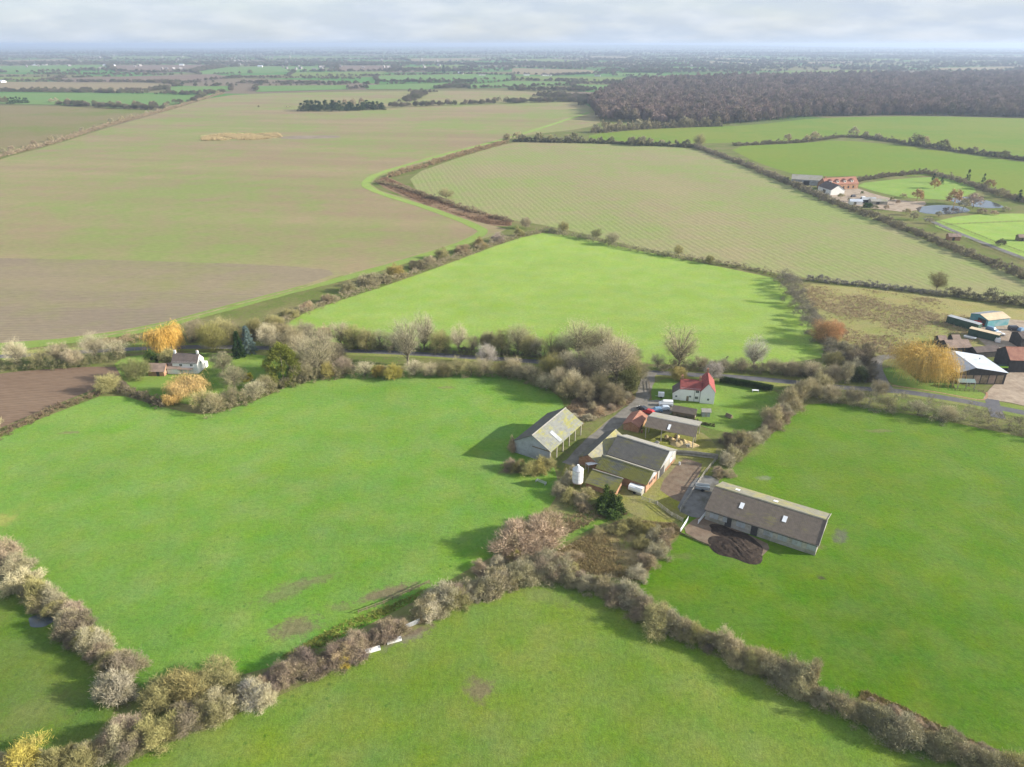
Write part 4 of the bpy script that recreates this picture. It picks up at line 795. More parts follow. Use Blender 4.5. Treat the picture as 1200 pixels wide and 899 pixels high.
hedge([(815, 173), (870, 193), (930, 218), (980, 240)], 5.5, 3.8, (0.235, 0.205, 0.15), 'grey-brown hedge leading down to the far farmstead', 55, 1.2, 0.3)
hedge([(980, 240), (1030, 258), (1080, 277), (1130, 298), (1200, 326), (1280, 358)], 5.5, 3.6, (0.225, 0.195, 0.135), 'grey-brown hedge beside the pale fenced driveway', 60, 1.1, 0.25)
hedge([(860, 171), (940, 167), (985, 161), (1010, 161)], 5, 2.8, (0.19, 0.17, 0.11), 'dark hedge between the two bright green fields', 45, 1.3, 0.4, var=0.8)
hedge([(1010, 161), (1060, 169), (1130, 179), (1200, 188), (1290, 200)], 6, 3.8, (0.18, 0.165, 0.105), 'bushy hedge falling to the right edge of the bright fields', 55, 1.4, 0.4, var=0.8)
hedge([(694, 156), (740, 152), (800, 149), (845, 148)], 8, 8.0, (0.19, 0.165, 0.11), 'tall tree belt in front of the dark wood', 60, 1.8, 0.5, var=0.8)
hedge([(-20, 190), (0, 184), (60, 169), (125, 148), (190, 131), (250, 113), (262, 110)], 5, 3.0, (0.26, 0.205, 0.14), 'long diagonal hedge at the upper left', 30, 1.5, 0.45, var=0.8)
hedge([(-60, 434), (0, 432), (60, 432), (100, 428), (150, 420)], 4, 3.8, (0.155, 0.15, 0.075), 'dark green-brown hedge above the ploughed field', 80)
hedge([(110, 403), (150, 399), (180, 397)], 8, 2.0, (0.33, 0.265, 0.15), 'pale reedy grass bank left of the golden willow', 120, 0.9, 0.1, mat='scrub')
hedge([(240, 396), (290, 391), (340, 388), (392, 399)], 9, 4.2, (0.24, .205, .125), 'broad tan thicket between the lane and the big arable field', 130)
hedge([(205, 403), (240, 400), (285, 397), (330, 396)], 4, 3.2, (0.12, 0.105, 0.08), 'dark hedge across the lane from the cottage', 80)
hedge([(-120, 560), (-40, 530), (0, 512), (60, 482), (120, 461)], 3, 1.7, (0.175, 0.125, 0.085), 'low dark brown hedge below the ploughed field', 80, 0.6)
hedge([(0, 500), (-40, 520), (-90, 545)], 5, 5.0, (0.30, 0.27, 0.15), 'tall pale hedge at the left edge below the ploughed field', 130)
hedge([(960, 466), (1010, 474), (1060, 482), (1100, 489), (1150, 498)], 7.5, 5.6, (0.25, 0.225, 0.15), 'olive-grey hedge along the north of the east pasture', 90)
hedge([(1150, 498), (1200, 507), (1290, 528)], 6, 4.6, (0.17, 0.145, 0.10), 'brown hedge at the right end of the east pasture', 80)
hedge([(945, 328), (1010, 335), (1080, 343), (1110, 347)], 4, 2.2, (0.20, 0.185, 0.165), 'low grey hedge between rough pasture and drilled field', 60, 0.8, 0.16)
hedge([(1110, 346), (1160, 352), (1220, 362), (1290, 375)], 6, 4.0, (0.19, 0.175, 0.12), 'bushy olive hedge behind the scrapyard', 80, 1.0, 0.2)
hedge([(135, 452), (160, 464), (195, 478)], 3, 2.2, (0.14, 0.115, 0.08), 'dark low hedge on the cottage garden\'s pasture side', 90)
hedge([(245, 487), (290, 472), (330, 454), (395, 440)], 4, 3.4, (0.24, 0.21, 0.125), 'rough tan hedge curving round the cottage garden', 100)
hedge([(843, 448), (875, 453), (905, 459)], 1.7, 2.0, (0.03, 0.06, 0.015), 'neatly clipped dark green hedge beside the lawn', 420, 0.7, 0.16, mat='leaf', clip=True)
hedge([(990, 215), (1040, 207), (1085, 203)], 4, 3.0, (0.21, 0.18, 0.125), 'dark hedge behind the far farmstead lawn', 50, 1.2, 0.3)
hedge([(1085, 203), (1120, 212), (1160, 225), (1210, 240)], 5, 3.5, (0.23, 0.195, 0.135), 'brown hedge behind the pond trees', 50, 1.2, 0.3)
hedge([(788, 486), (800, 490), (820, 496), (838, 500)], 1.2, 1.0, (0.10, 0.10, 0.05), 'low dark shrubs behind the pole barn', 70, 0.5, 0.12)

for (px, w_, h_, c_, lb) in [([(-14, 655), (45, 703), (85, 738), (120, 773), (152, 806)], 3.6, 2.6, (0.27, .23, .15), 'tangled undergrowth inside the hedge left of the west pasture'), ([(-40, 928), (60, 904), (160, 874), (262, 834), (308, 812)], 3.6, 2.4, (0.29, .255, .14), 'tangled undergrowth inside the bottom left hedge'),
        ([(308, 808), (400, 771), (472, 738)], 3.4, 2.9, (0.24, .185, .14), 'dense twiggy body of the mauve hedge by the troughs'), ([(494, 724), (560, 696), (640, 670)], 4.2, 2.9, (0.29, .25, .165), 'tangled undergrowth inside the hedge right of the field gate'),
        ([(645, 670), (730, 705), (800, 744)], 4.2, 2.9, (0.28, .24, .165), 'tangled undergrowth inside the hedge below the bramble triangle'), ([(800, 744), (900, 790), (1000, 840)], 4.2, 3.0, (0.26, .225, .14), 'tangled undergrowth in the middle of the lower right hedge'), ([(1000, 840), (1120, 891), (1240, 947)], 4.2, 3.3, (0.29, .26, .16), 'dense twiggy body of the lower right hedge')]:
    o = hedge(px, w_, h_, c_, lb, 190, 0.6, 0.05, var=0.35); o['category'] = 'undergrowth'; o['kind'] = 'stuff'; o.name = 'hedge_undergrowth'
# ---- weeds, tussocks, dead bracken: uncountable
def scatter(name, px, count, color, label, size=0.7, mat='scrub', blades=7, seed=3, w=0.12):
    rs = np.random.RandomState(seed); P = np.array([g(*q) for q in px]); lo, hi = P.min(0), P.max(0); acc = []
    while sum(map(len, acc)) < count:
        q = rs.uniform(lo, hi, (count * 2, 2)); ins = np.zeros(len(q), bool); j = len(P) - 1
        for i in range(len(P)):
            a, b = P[i], P[j]
            c = ((a[1] > q[:, 1]) != (b[1] > q[:, 1])) & (q[:, 0] < (b[0] - a[0]) * (q[:, 1] - a[1]) / (b[1] - a[1] + 1e-12) + a[0]); ins ^= c; j = i
        den = np.sin(q[:, 0] * .21 + 1) * np.sin(q[:, 1] * .17) + np.sin(q[:, 0] * .07 + q[:, 1] * .11) + rs.normal(size=len(q)) * .6
        acc.append(q[ins & (den > -0.25)])
    q = np.concatenate(acc)[:count]
    base = np.repeat(np.concatenate([q, np.zeros((len(q), 1))], 1), blades, 0); nn = len(base)
    base[:, :2] += rs.normal(size=(nn, 2)) * size * 0.3
    d = unit(rs.normal(size=(nn, 3)) * np.array([.7, .7, .25]) + np.array([0, 0, .7]))
    s = np.repeat(rs.uniform(.5, 1.4, len(q)), blades)
    o = obj(name, tri_mesh(name, twigs(base, d, size * s * rs.uniform(.6, 1.3, nn), np.full(nn, w), rs), M[mat])); o.color = tuple(color) + (1,)
    return tag(o, label, name.replace('_', ' '), kind='stuff')
scatter('rough_grass', [(940, 334), (1010, 339), (1100, 351), (1135, 372), (1150, 402), (1090, 408), (1045, 418), (1010, 412), (985, 395), (955, 368)], 5500, (0.42, 0.32, 0.21), 'brown tussocks covering the rough pasture', 0.8)
scatter('dead_bracken', [(440, 213), (452, 208), (490, 225), (545, 245), (598, 259), (598, 265), (570, 262), (500, 240)], 3500, (0.26, 0.17, 0.11), 'dead weeds on the bank between the arable fields', 1.1, w=0.25)
scatter('dead_bracken', [(664, 478), (690, 458), (735, 455), (744, 468), (722, 484), (680, 498)], 1800, (0.30, 0.23, 0.15), 'dead bracken beside the farm track', 0.9, seed=4)
scatter('weeds', [(640, 655), (690, 627), (730, 610), (790, 614), (798, 622), (770, 650), (752, 680), (700, 674)], 3800, (0.31, 0.25, 0.12), 'brown and green weeds filling the bramble triangle', 0.7, seed=5)
scatter('weeds', [(655, 600), (700, 590), (735, 602), (700, 610), (660, 628), (648, 622)], 1100, (0.24, 0.185, 0.105), 'tangled weeds below the silo bushes', 0.7, seed=6)
scatter('bank_grass', [(1006, 822), (1010, 808), (1060, 830), (1110, 854), (1170, 881), (1230, 909), (1230, 926), (1170, 899), (1110, 873), (1060, 850)], 2200, (0.26, 0.21, 0.09), 'dry grass strip along the lower right hedge', 0.5, seed=7)
scatter('bank_grass', [(330, 770), (400, 730), (450, 712), (500, 690), (500, 697), (450, 722), (400, 745), (340, 778)], 900, (0.24, 0.26, 0.06), 'long grass strip behind the mauve hedge', 0.45, 'leaf', seed=8)
scatter('maize_strip', [(236, 161), (262, 157.5), (326, 157), (331, 161), (300, 164), (238, 165)], 5200, (0.50, 0.40, 0.22), 'pale standing strip of dead maize in the arable field', 2.6, seed=9, w=0.5, blades=5)
#@@BLD
# ------------------------------------------------------------------ buildings
def frame(A, B):
    a, b = Vector(A), Vector(B); return math.atan2(b.y - a.y, b.x - a.x), (b - a).length

def slope(name, root, L, y0, z0, y1, z1, mat, over=0.35, pitch=0.45, amp=0.014, thick=0.05, courses=3, x0=0.0):
    """one slope of a corrugated roof from eave (y0,z0) to ridge (y1,z1), sheets lapped in courses"""
    dy, dz = y1 - y0, z1 - z0; S = math.hypot(dy, dz); ny, nz = -dz / S, dy / S
    if nz < 0: ny, nz = -ny, -nz
    ey, ez = y0 - dy / S * over, z0 - dz / S * over
    nx = max(2, int((L + 2 * over) / (pitch / 2))); v, f = [], []
    for c in range(courses):
        for e in (0, 1):
            t = (c + e) / courses + (0.015 if e else 0); lift = 0.016 if e == 0 else 0.0
            for i in range(nx + 1):
                x = x0 - over + (L + 2 * over) * i / nx; o = (amp if i % 2 else -amp) + lift
                v.append((x, ey + (y1 - ey) * t + ny * o, ez + (z1 - ez) * t + nz * o))
        b = c * 2 * (nx + 1)
        for i in range(nx): f.append((b + i, b + i + 1, b + nx + 2 + i, b + nx + 1 + i))
    k = len(v)   # flat underside
    for (x, y, z) in ((x0 - over, ey, ez), (x0 + L + over, ey, ez), (x0 + L + over, y1, z1), (x0 - over, y1, z1)):
        v.append((x, y - ny * (amp + thick), z - nz * (amp + thick)))
    f.append((k + 3, k + 2, k + 1, k))
    return obj(name, new_mesh(name, v, f, mat), root)

def on_slope(root, name, x0, x1, t0, t1, y0, z0, y1, z1, mat, lift=0.12, th=0.05):
    """a flat piece lying on a roof slope"""
    dy, dz = y1 - y0, z1 - z0; S = math.hypot(dy, dz); ny, nz = -dz / S, dy / S
    if nz < 0: ny, nz = -ny, -nz
    pts = []
    for o in (lift - th, lift):
        for (x, t) in ((x0, t0), (x1, t0), (x1, t1), (x0, t1)): pts.append((x, y0 + dy * t + ny * o, z0 + dz * t + nz * o))
    return obj(name, new_mesh(name, pts, [(0, 3, 2, 1), (4, 5, 6, 7), (0, 1, 5, 4), (1, 2, 6, 5), (2, 3, 7, 6), (3, 0, 4, 7)], mat), root)

def window(root, x, z, w, h, y, side=-1, axis='y', frame_mat='whitepaint'):
    """window on a wall: axis y = wall facing along y at depth y; axis x = gable wall"""
    o = 0.05 * side
    if axis == 'y': p = MB().box(x - w / 2, x + w / 2, min(y, y + o), max(y, y + o), z, z + h).build('window', M['glass'], root)
    else: p = MB().box(min(y, y + o), max(y, y + o), x - w / 2, x + w / 2, z, z + h).build('window', M['glass'], root)
    fb = MB(); b, d0, d1 = 0.09, y, y + 0.09 * side; lo, hi = min(d0, d1), max(d0, d1)
    for (a0, a1, c0, c1) in ((x - w / 2 - b, x + w / 2 + b, z - b, z), (x - w / 2 - b, x + w / 2 + b, z + h, z + h + b), (x - w / 2 - b, x - w / 2, z, z + h), (x + w / 2, x + w / 2 + b, z, z + h), (x - .03, x + .03, z, z + h)):
        if axis == 'y': fb.box(a0, a1, lo, hi, c0, c1)
        else: fb.box(lo, hi, a0, a1, c0, c1)
    fb.build('frame', M[frame_mat], p)
    return p

def gable(name, label, A, B, W, he, hr, wall, roof, roof2=None, ro=0.5, cat='barn', pitch=0.45, amp=0.014, over=0.35, ridge_mat=None, group=None, walls='nsew', courses=3, L=None, he2=None):
    """pitched building: near wall runs A to B, depth W to its left; ro places the ridge across the depth"""
    ang, LL = frame(A, B); L = L or LL
    root = empty(name, (A[0], A[1], 0), ang)
    he2 = he if he2 is None else he2
    yr = W * ro; t = 0.18
    if 's' in walls: MB().box(0, L, 0, t, 0, he).build('wall', wall, root)
    if 'n' in walls: MB().box(0, L, W - t, W, 0, he2).build('wall', wall, root)
    gp = [(t, 0), (W - t, 0), (W - t, he2), (yr, hr - .05), (t, he)]
    if 0 < ro < 1: gp = [(t, 0), (W - t, 0), (W - t, he2), (yr, hr - .08), (t, he)]
    elif ro >= 1: gp = [(t, 0), (W - t, 0), (W - t, hr - .08), (t, he)]
    else: gp = [(t, 0), (W - t, 0), (W - t, he2), (t, hr - .08)]
    if 'w' in walls: MB().prism(gp, 0.02, t).build('wall', wall, root)
    if 'e' in walls: MB().prism(gp, L - t, L - 0.02).build('wall', wall, root)
    if ro > 0: slope('roof', root, L, 0, he + .05, yr if ro < 1 else W, hr + .05, roof, over, pitch, amp, courses=courses)
    if ro < 1: slope('roof', root, L, W, he2 + .05, yr, hr + .05, roof2 or roof, over, pitch, amp, courses=courses)
    if ridge_mat and 0 < ro < 1:
        MB().prism([(yr - .28, hr + .02), (yr + .28, hr + .02), (yr, hr + .2)], -over - .03, L + over + .03).build('ridge_cap', ridge_mat, root)
    tag(root, label, cat, group)
    root['_L'] = L
    return root, L

def posts(root, spots, h, r=0.11, mat='palewood'):
    me = MB().box(-r, r, -r, r, 0, 1).mesh('post', M[mat])
    for (x, y) in spots: obj('post', me, root, (x, y, 0), 0, (1, 1, h))

# lichened open-sided barn
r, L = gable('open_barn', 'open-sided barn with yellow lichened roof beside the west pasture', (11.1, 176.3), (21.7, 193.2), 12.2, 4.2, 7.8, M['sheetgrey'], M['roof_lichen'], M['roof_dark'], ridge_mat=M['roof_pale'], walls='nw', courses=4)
posts(r, [(.3 + (L - .6) * i / 5, .2) for i in range(6)], 4.15); posts(r, [(L - .2, 3.5), (L - .2, 8.5)], 5.8)
on_slope(r, 'rooflight', L * .29, L * .37, 0.03, 0.62, 0, 4.25, 6.1, 7.85, M['sheetgrey'])
MB().box(-.06, .02, .1, 6.1, 3.9, 4.2).build('beam', M['timber'], r)
MB().box(0, L, .1, .3, 3.9, 4.15).build('eaves_beam', M['timber'], r)
MB().prism([(-.4, 4.15), (6.1, 7.95), (6.1, 8.1), (-.4, 4.32)], -.46, -.38).build('bargeboard', M['palewood'], r)
MB().box(8, 14, 8, 11.5, 0.05, 2.2).build('hay_stack', M['straw'], r)

# double barn
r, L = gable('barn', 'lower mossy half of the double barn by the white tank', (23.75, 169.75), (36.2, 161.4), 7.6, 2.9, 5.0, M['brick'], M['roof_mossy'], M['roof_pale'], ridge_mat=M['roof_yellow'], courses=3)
MB().prism([(.2, 2.6), (7.4, 2.6), (3.8, 4.9)], L, L + .05).build('gable_boards', M['sheetgrey'], r)
for x in (2.1, 3.4, 5.2): MB().box(L + .0, L + .07, x, x + .9, 1.5, 2.2).build('opening', M['dark'], r)
MB().box(L * .85, L * .98, -1.9, -.05, 0, 2.1).build('lean_to', M['block'], r)
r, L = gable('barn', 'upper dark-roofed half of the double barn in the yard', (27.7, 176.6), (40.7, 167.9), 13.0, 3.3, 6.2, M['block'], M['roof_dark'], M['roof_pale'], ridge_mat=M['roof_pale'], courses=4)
MB().prism([(.2, 3.1), (12.8, 3.1), (6.5, 6.1)], L, L + .05).build('gable_boards', M['sheetgrey'], r)
MB().box(L, L + .08, 1.2, 4.2, .05, 2.7).build('door', M['dark'], r)
MB().box(L, L + .1, 5.2, 12.2, .0, .7).build('plinth', M['rust'], r)
MB().box(L, L + .07, 8.5, 9.8, 1.3, 2.5).build('ivy', M['leaf'], r)
# range along the track
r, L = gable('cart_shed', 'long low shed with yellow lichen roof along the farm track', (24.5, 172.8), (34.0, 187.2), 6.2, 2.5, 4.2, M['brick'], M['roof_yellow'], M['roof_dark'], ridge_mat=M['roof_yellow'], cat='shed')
for i in range(4): MB().box(2 + 4 * i, 4.4 + 4 * i, 6.18, 6.26, 0.05, 2.1).build('door', M['dark'], r)
r2 = empty('lean_to_shelter', (21.6, 171.4, 0), .3); MB().prism([(0, 2.5), (2.2, 2.0), (2.2, 2.12), (0, 2.62)], 0, 4.2).build('roof', M['skylight'], r2); posts(r2, [(.1, .1), (4.0, .1), (.1, 2.0), (4.0, 2.0)], 2.0); tag(r2, 'small pale flat shelter at the near end of the cart shed', 'shelter')
# low mono-pitch shed by the silo
r, L = gable('mono_pitch_shed', 'low dark mono-pitch shed between the silo and the mossy barn', (20.3, 163.9), (27.6, 159.4), 4.4, 1.9, 3.5, M['brick'], M['roof_mossy'], ro=1.0, cat='shed', courses=2)
MB().box(-.3, L + .3, 4.3, 4.55, 3.5, 3.72).build('ridge_cap', M['roof_pale'], r)
# silo
r = empty('feed_silo', (18.0, 164.6, 0))
sl = MB(); n_ = 20
sl.cyl((0, 0), 1.5, 1.5, 1.6, 5.6, n_).build('body', M['whitepaint'], r)
MB().cyl((0, 0), .25, 1.5, .7, 1.6, n_).build('hopper', M['steel'], r)
MB().cyl((0, 0), 1.58, .3, 5.6, 6.7, n_).build('roof', M['steel'], r); MB().cyl((0, 0), .32, .32, 6.7, 7.0, 12).build('cap', M['whitepaint'], r)
for z in (1.7, 3.0, 4.3, 5.5): MB().cyl((0, 0), 1.54, 1.54, z, z + .09, n_).build('hoop', M['rust'] if z < 2 or z > 5 else M['steel'], r)
for a in range(4): MB().box(-.08, .08, -.08, .08, 0, 2.4).build('leg', M['rust'], r).location = (1.35 * math.cos(a * 1.57 + .7), 1.35 * math.sin(a * 1.57 + .7), 0)
tag(r, 'white cylindrical feed silo with conical cap', 'silo')
# white tank trailer by the mossy barn
x, y = g(745, 577); r = empty('tank_trailer', (x, y, 0), -.58); M_w = M['whitepaint']
MB().prism([(-.95, .75), (.95, .75), (1.1, 1.2), (1.0, 1.9), (.5, 2.2), (-.5, 2.2), (-1.0, 1.9), (-1.1, 1.2)], -1.9, 1.9).build('tank', M_w, r)
MB().box(-2.6, 2.0, -.35, .35, .5, .72).build('chassis', M['rust'], r)
for s in (-1, 1): MB().cyl((0, .4), .4, .4, s * .95 - .12, s * .95 + .12, 14, 'y').build('wheel', M['tyre'], r)
tag(r, 'white rounded tank trailer parked against the mossy barn', 'trailer')
# pole barn
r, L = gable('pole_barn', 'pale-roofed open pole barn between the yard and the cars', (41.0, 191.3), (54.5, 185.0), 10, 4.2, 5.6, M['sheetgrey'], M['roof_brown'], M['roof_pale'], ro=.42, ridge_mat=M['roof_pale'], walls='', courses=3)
posts(r, [(.2 + (L - .4) * i / 3, y_) for i in range(4) for y_ in (.15, 9.8)], 4.15); posts(r, [(.2, 4.2), (L - .2, 4.2)], 5.4)
on_slope(r, 'rooflight', L * .44, L * .49, .1, .6, 0, 4.25, 4.2, 5.65, M['skylight'])
MB().box(0, L, .05, .25, 3.85, 4.15).build('eaves_beam', M['timber'], r); MB().box(0, L, 9.75, 9.95, 3.85, 4.15).build('eaves_beam', M['timber'], r)
def heap(name, x, y, rx, ry, h, mat, label, cat='heap', rz=0, seed=1, n=22):
    rs_ = np.random.RandomState(seed); v, f = [], []
    for j in range(9):
        t = j / 8
        for i in range(n):
            a = 2 * math.pi * (i + .35 * (j % 2)) / n; e = 1 + .12 * math.sin(3 * a + seed) + .07 * math.sin(5 * a)
            v.append((rx * t * e * math.cos(a), ry * t * e * math.sin(a), h * (1 - t ** 1.6) * (1 + .22 * math.sin(rx * t * math.cos(a) * 1.9 + seed) * math.sin(ry * t * math.sin(a) * 2.3 + 2) + .12 * math.sin(rx * t * math.cos(a) * 4.1 + ry * t * math.sin(a) * 3.3)) + (0 if t < 1 else -.02)))
    for j in range(8):
        for i in range(n): f.append((j * n + i, (j + 1) * n + i, (j + 1) * n + (i + 1) % n, j * n + (i + 1) % n))
    o = obj(name, new_mesh(name, v, f, mat), None, (x, y, 0.06), rz); return tag(o, label, cat)
x, y = g(800, 521); heap('straw_heap', x, y + .5, 4.5, 2.6, 1.3, M['straw'], 'tan heap of straw and rubble under the pole barn', rz=-.4)
x, y = g(864, 641); heap('manure_heap', x, y, 6.6, 5.6, .8, M['manure'], 'dark brown manure heap spread before the long shed', rz=-.35, seed=4, n=34)
x, y = g(846, 622); heap('manure_heap', x, y, 3.4, 2.4, .4, M['manure'], 'small dark manure spill against the shed wall', rz=-.5, seed=7)
# red-roofed shed
r, L = gable('tiled_shed', 'small red-tiled shed beside the parked cars', (39.6, 194.4), (43.4, 201.8), 5, 2.2, 3.5, M['brick'], M['orangetile'], cat='shed', pitch=.3, amp=.02)
MB().box(2, 3.2, -.06, .03, 0, 2).build('door', M['dark'], r)
# long shed
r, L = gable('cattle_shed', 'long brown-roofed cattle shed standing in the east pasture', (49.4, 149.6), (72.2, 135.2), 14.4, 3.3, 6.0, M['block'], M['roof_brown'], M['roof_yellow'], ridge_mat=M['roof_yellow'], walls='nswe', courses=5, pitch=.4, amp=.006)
for (a, b) in ((.345, .385), (.375, .415)): pass
for (fx, s) in ((.27, 0), (.66, 0)): on_slope(r, 'rooflight', L * fx, L * fx + 1.0, .42, .66, 0, 3.35, 7.2, 6.05, M['skylight'])
for fx in (.16, .52): on_slope(r, 'rooflight', L * fx, L * fx + 1.1, .45, .7, 14.4, 3.35, 7.2, 6.05, M['skylight'])
for fx in (.19, .43): MB().box(L * fx, L * fx + 1.6, -.06, .02, 0, 2.7).build('opening', M['dark'], r)
wb = MB()
for i in range(24):
    if i in (5, 6, 10, 11): continue
    wb = MB().box(L * i / 24 + .04, L * (i + 1) / 24 - .04, -.07, -.01, 1.2, 3.1); wb.build('board', M['sheetgrey'] if i % 3 else M['palewood'], r)
MB().box(-.3, L + .3, -.55, -.42, 3.02, 3.14).build('gutter', M['dark'], r)
MB().prism([(-.4, 3.15), (7.2, 6.0), (14.8, 3.15), (14.8, 3.4), (7.2, 6.28), (-.4, 3.4)], L + .36, L + .44).build('bargeboard', M['palewood'], r)
for i in range(5): MB().box(L + .0, L + .06, 1 + 2.5 * i, 3.2 + 2.5 * i, 1.5, 3.2).build('board', M['sheetgrey'], r)
# farmhouse
hs = empty('farmhouse', (57.3, 217.1, 0), -.19)
MB().box(0, 6.8, 0, 5.4, 0, 4.6).build('wall', M['white'], hs)
slope('roof', hs, 6.6, 0, 4.6, 2.7, 7.0, M['redtile'], .3, .32, .02, courses=6); slope('roof', hs, 6.6, 5.4, 4.6, 2.7, 7.0, M['redtile'], .3, .32, .02, courses=6)
MB().prism([(.01, 4.6), (5.39, 4.6), (2.7, 6.93)], .02, 6.7).build('gable_wall', M['white'], hs)
MB().prism([(0, 0), (2.3, 0), (2.3, 4.5), (0, 2.7)], .25, 5.2, 'y').build('outshut', M['white'], hs).location = (-2.3, 0, 0)
MB().prism([(-2.6, 2.5), (0, 4.55), (0, 4.72), (-2.6, 2.66)], .0, 5.4, 'y').build('outshut_roof', M['slate'], hs)
W0 = 6.7   # cross wing
MB().prism([(W0, 0), (W0 + 4.6, 0), (W0 + 4.6, 4.5), (W0 + 2.3, 7.4), (W0, 4.5)], -.9, 9.2, 'y').build('wing_wall', M['white'], hs)
for s in (0, 1):
    xe, z0 = (W0 - .3, 4.25) if s == 0 else (W0 + 4.9, 4.25); xm = W0 + 2.3
    rp = MB(); nn_ = 26
    for i in range(nn_):
        ya, yb = -1.15 + 10.6 * i / nn_, -1.15 + 10.6 * (i + 1) / nn_
        for c in range(6):
            t0, t1 = c / 6, (c + 1) / 6 + .02
            rp.poly([(xe + (xm - xe) * t0, ya, z0 + (7.55 - z0) * t0 + .09 + .015 * (i % 2)), (xe + (xm - xe) * t0, yb, z0 + (7.55 - z0) * t0 + .09 + .015 * (i % 2)), (xe + (xm - xe) * t1, yb, z0 + (7.55 - z0) * t1 + .05), (xe + (xm - xe) * t1, ya, z0 + (7.55 - z0) * t1 + .05)])
    rp.build('wing_roof', M['redtile'], hs)
for (x_, y_, top) in ((.3, 2.7, 8.3), (6.3, 2.7, 8.2), (W0 + 2.3, 8.7, 8.8)):
    c_ = MB().box(x_ - .35, x_ + .35, y_ - .3, y_ + .3, 5.5, top).build('chimney', M['brick'], hs)
    MB().cyl((x_, y_), .13, .11, top, top + .4, 10).build('chimney_pot', M['orangetile'], c_)
window(hs, 5.6, 3.4, .95, .85, 0); window(hs, 5.5, 1.1, .9, .9, 0); window(hs, 3.4, 1.5, .6, .65, 0); window(hs, W0 + 2.6, 1.3, .65, .7, -.9); window(hs, -1.2, 1.1, .6, .6, .25)
MB().cyl((4.75, -.06), .05, .05, 0, 4.5, 8).build('drainpipe', M['dark'], hs); MB().cyl((6.65, -.06), .05, .05, 0, 4.5, 8).build('drainpipe', M['dark'], hs)
MB().box(2.2, 3.0, -.06, .02, 0, 1.9).build('door', M['timber'], hs)
tag(hs, 'white rendered farmhouse with red tiled roof and cross wing', 'house')
r, L = gable('timber_shed', 'mossy-roofed brown timber shed in front of the farmhouse', (52.6, 205.8), (59.2, 203.1), 4.0, 2.0, 3.0, M['timber'], M['roof_brown'], M['roof_yellow'], cat='shed', pitch=.3, amp=.02, courses=2)
MB().box(L, L + .06, 1.3, 2.3, 0, 1.8).build('door', M['palewood'], r)
x, y = g(827.5, 489); r, L = gable('garden_shed', 'small pale grey garden shed right of the timber shed', (x - 1.3, y + .2), (x + 1.2, y), 2.2, 2.0, 2.6, M['sheetgrey'], M['roof_pale'], M['whiteroof'], cat='shed', pitch=.3, amp=.02, courses=2)
MB().box(.8, 1.6, -.05, .03, 0, 1.8).build('door', M['palewood'], r)
x, y = g(774.5, 466); r = empty('box_trailer', (x, y, 0), -.15); MB().box(-1.0, 1.0, -.6, .6, .55, 2.0).build('body', M['whitepaint'], r); MB().box(-1.9, -1.0, -.06, .06, .5, .6).build('drawbar', M['steel'], r)
for s in (-1, 1): MB().cyl((0, .33), .33, .33, s * .68 - .08, s * .68 + .08, 14, 'y').build('wheel', M['tyre'], r)
tag(r, 'small white box trailer on the lawn left of the farmhouse', 'trailer')
x, y = g(885, 459.5); r = empty('garden_table', (x, y, 0), -.1); MB().box(-1.1, 1.1, -.45, .45, .7, .78).build('top', M['whitepaint'], r)
for sx in (-1, 1):
    for sy in (-1, 1): MB().box(-.05, .05, -.05, .05, 0, .7).build('leg', M['whitepaint'], r).location = (sx * 1.0, sy * .38, 0)
tag(r, 'white garden table beside the clipped hedge', 'table')
x, y = g(854, 489); r = empty('log_pile', (x, y, 0), .7)
for i, (a, b) in enumerate([(-.5, .25), (0, .25), (.5, .25), (-.25, .65), (.25, .65), (0, 1.05)]): MB().cyl((a, b), .24, .22, -1.1, 1.1, 10, 'y').build('log', M['timber'], r)
tag(r, 'pile of brown logs on the garden lawn', 'log pile')
# cottage on the left
ct = empty('cottage', (-125.2, 239.4, 0), -.05)
MB().box(0, 9.3, 0, 5.6, 0, 4.4).build('wall', M['white'], ct); MB().prism([(.01, 4.4), (5.59, 4.4), (2.8, 6.9)], .02, 9.28).build('gable_wall', M['white'], ct)
slope('roof', ct, 9.3, 0, 4.4, 2.8, 7.0, M['slate'], .3, .32, .02, courses=6); slope('roof', ct, 9.3, 5.6, 4.4, 2.8, 7.0, M['slate'], .3, .32, .02, courses=6)
for x_ in (.4, 8.9):
    c_ = MB().box(x_ - .35, x_ + .35, 2.5, 3.1, 6, 8.1).build('chimney', M['white'], ct); MB().cyl((x_, 2.8), .13, .11, 8.1, 8.5, 10).build('chimney_pot', M['orangetile'], c_)
for x_ in (3.2, 7.2): window(ct, x_, 3.0, 1.0, .8, 0)
window(ct, 1.5, 1.0, 1.0, 1.0, 0); window(ct, 3, 3.0, .8, .8, 9.3, 1, 'x')
MB().prism([(0, 0), (4.8, 0), (4.8, 2.2), (0, 2.2)], 5, 7, 'y').build('extension', M['white'], ct).location = (5, .1, 0)
MB().box(2.4, 7.6, -1.6, -.02, 2.1, 2.3).build('porch_roof', M['browntile'], ct)
tag(ct, 'white cottage with dark slate roof among the willows', 'cottage')
x, y = g(174, 441); r, L = gable('outbuilding', 'brown-tiled outbuilding left of the white cottage', (x, y), (x + 6, y - .2), 5, 2.1, 4.2, M['brick'], M['browntile'], cat='outbuilding', pitch=.3, amp=.02)
MB().box(3.2, 4.3, -.06, .03, 0, 1.9).build('door', M['dark'], r)
r, L = gable('outbuilding', 'low dark link building joining the cottage', (x + 6.2, y + 2), (x + 11, y + 1.8), 4, 2.3, 3.6, M['white'], M['browntile'], cat='outbuilding', pitch=.3, amp=.02)

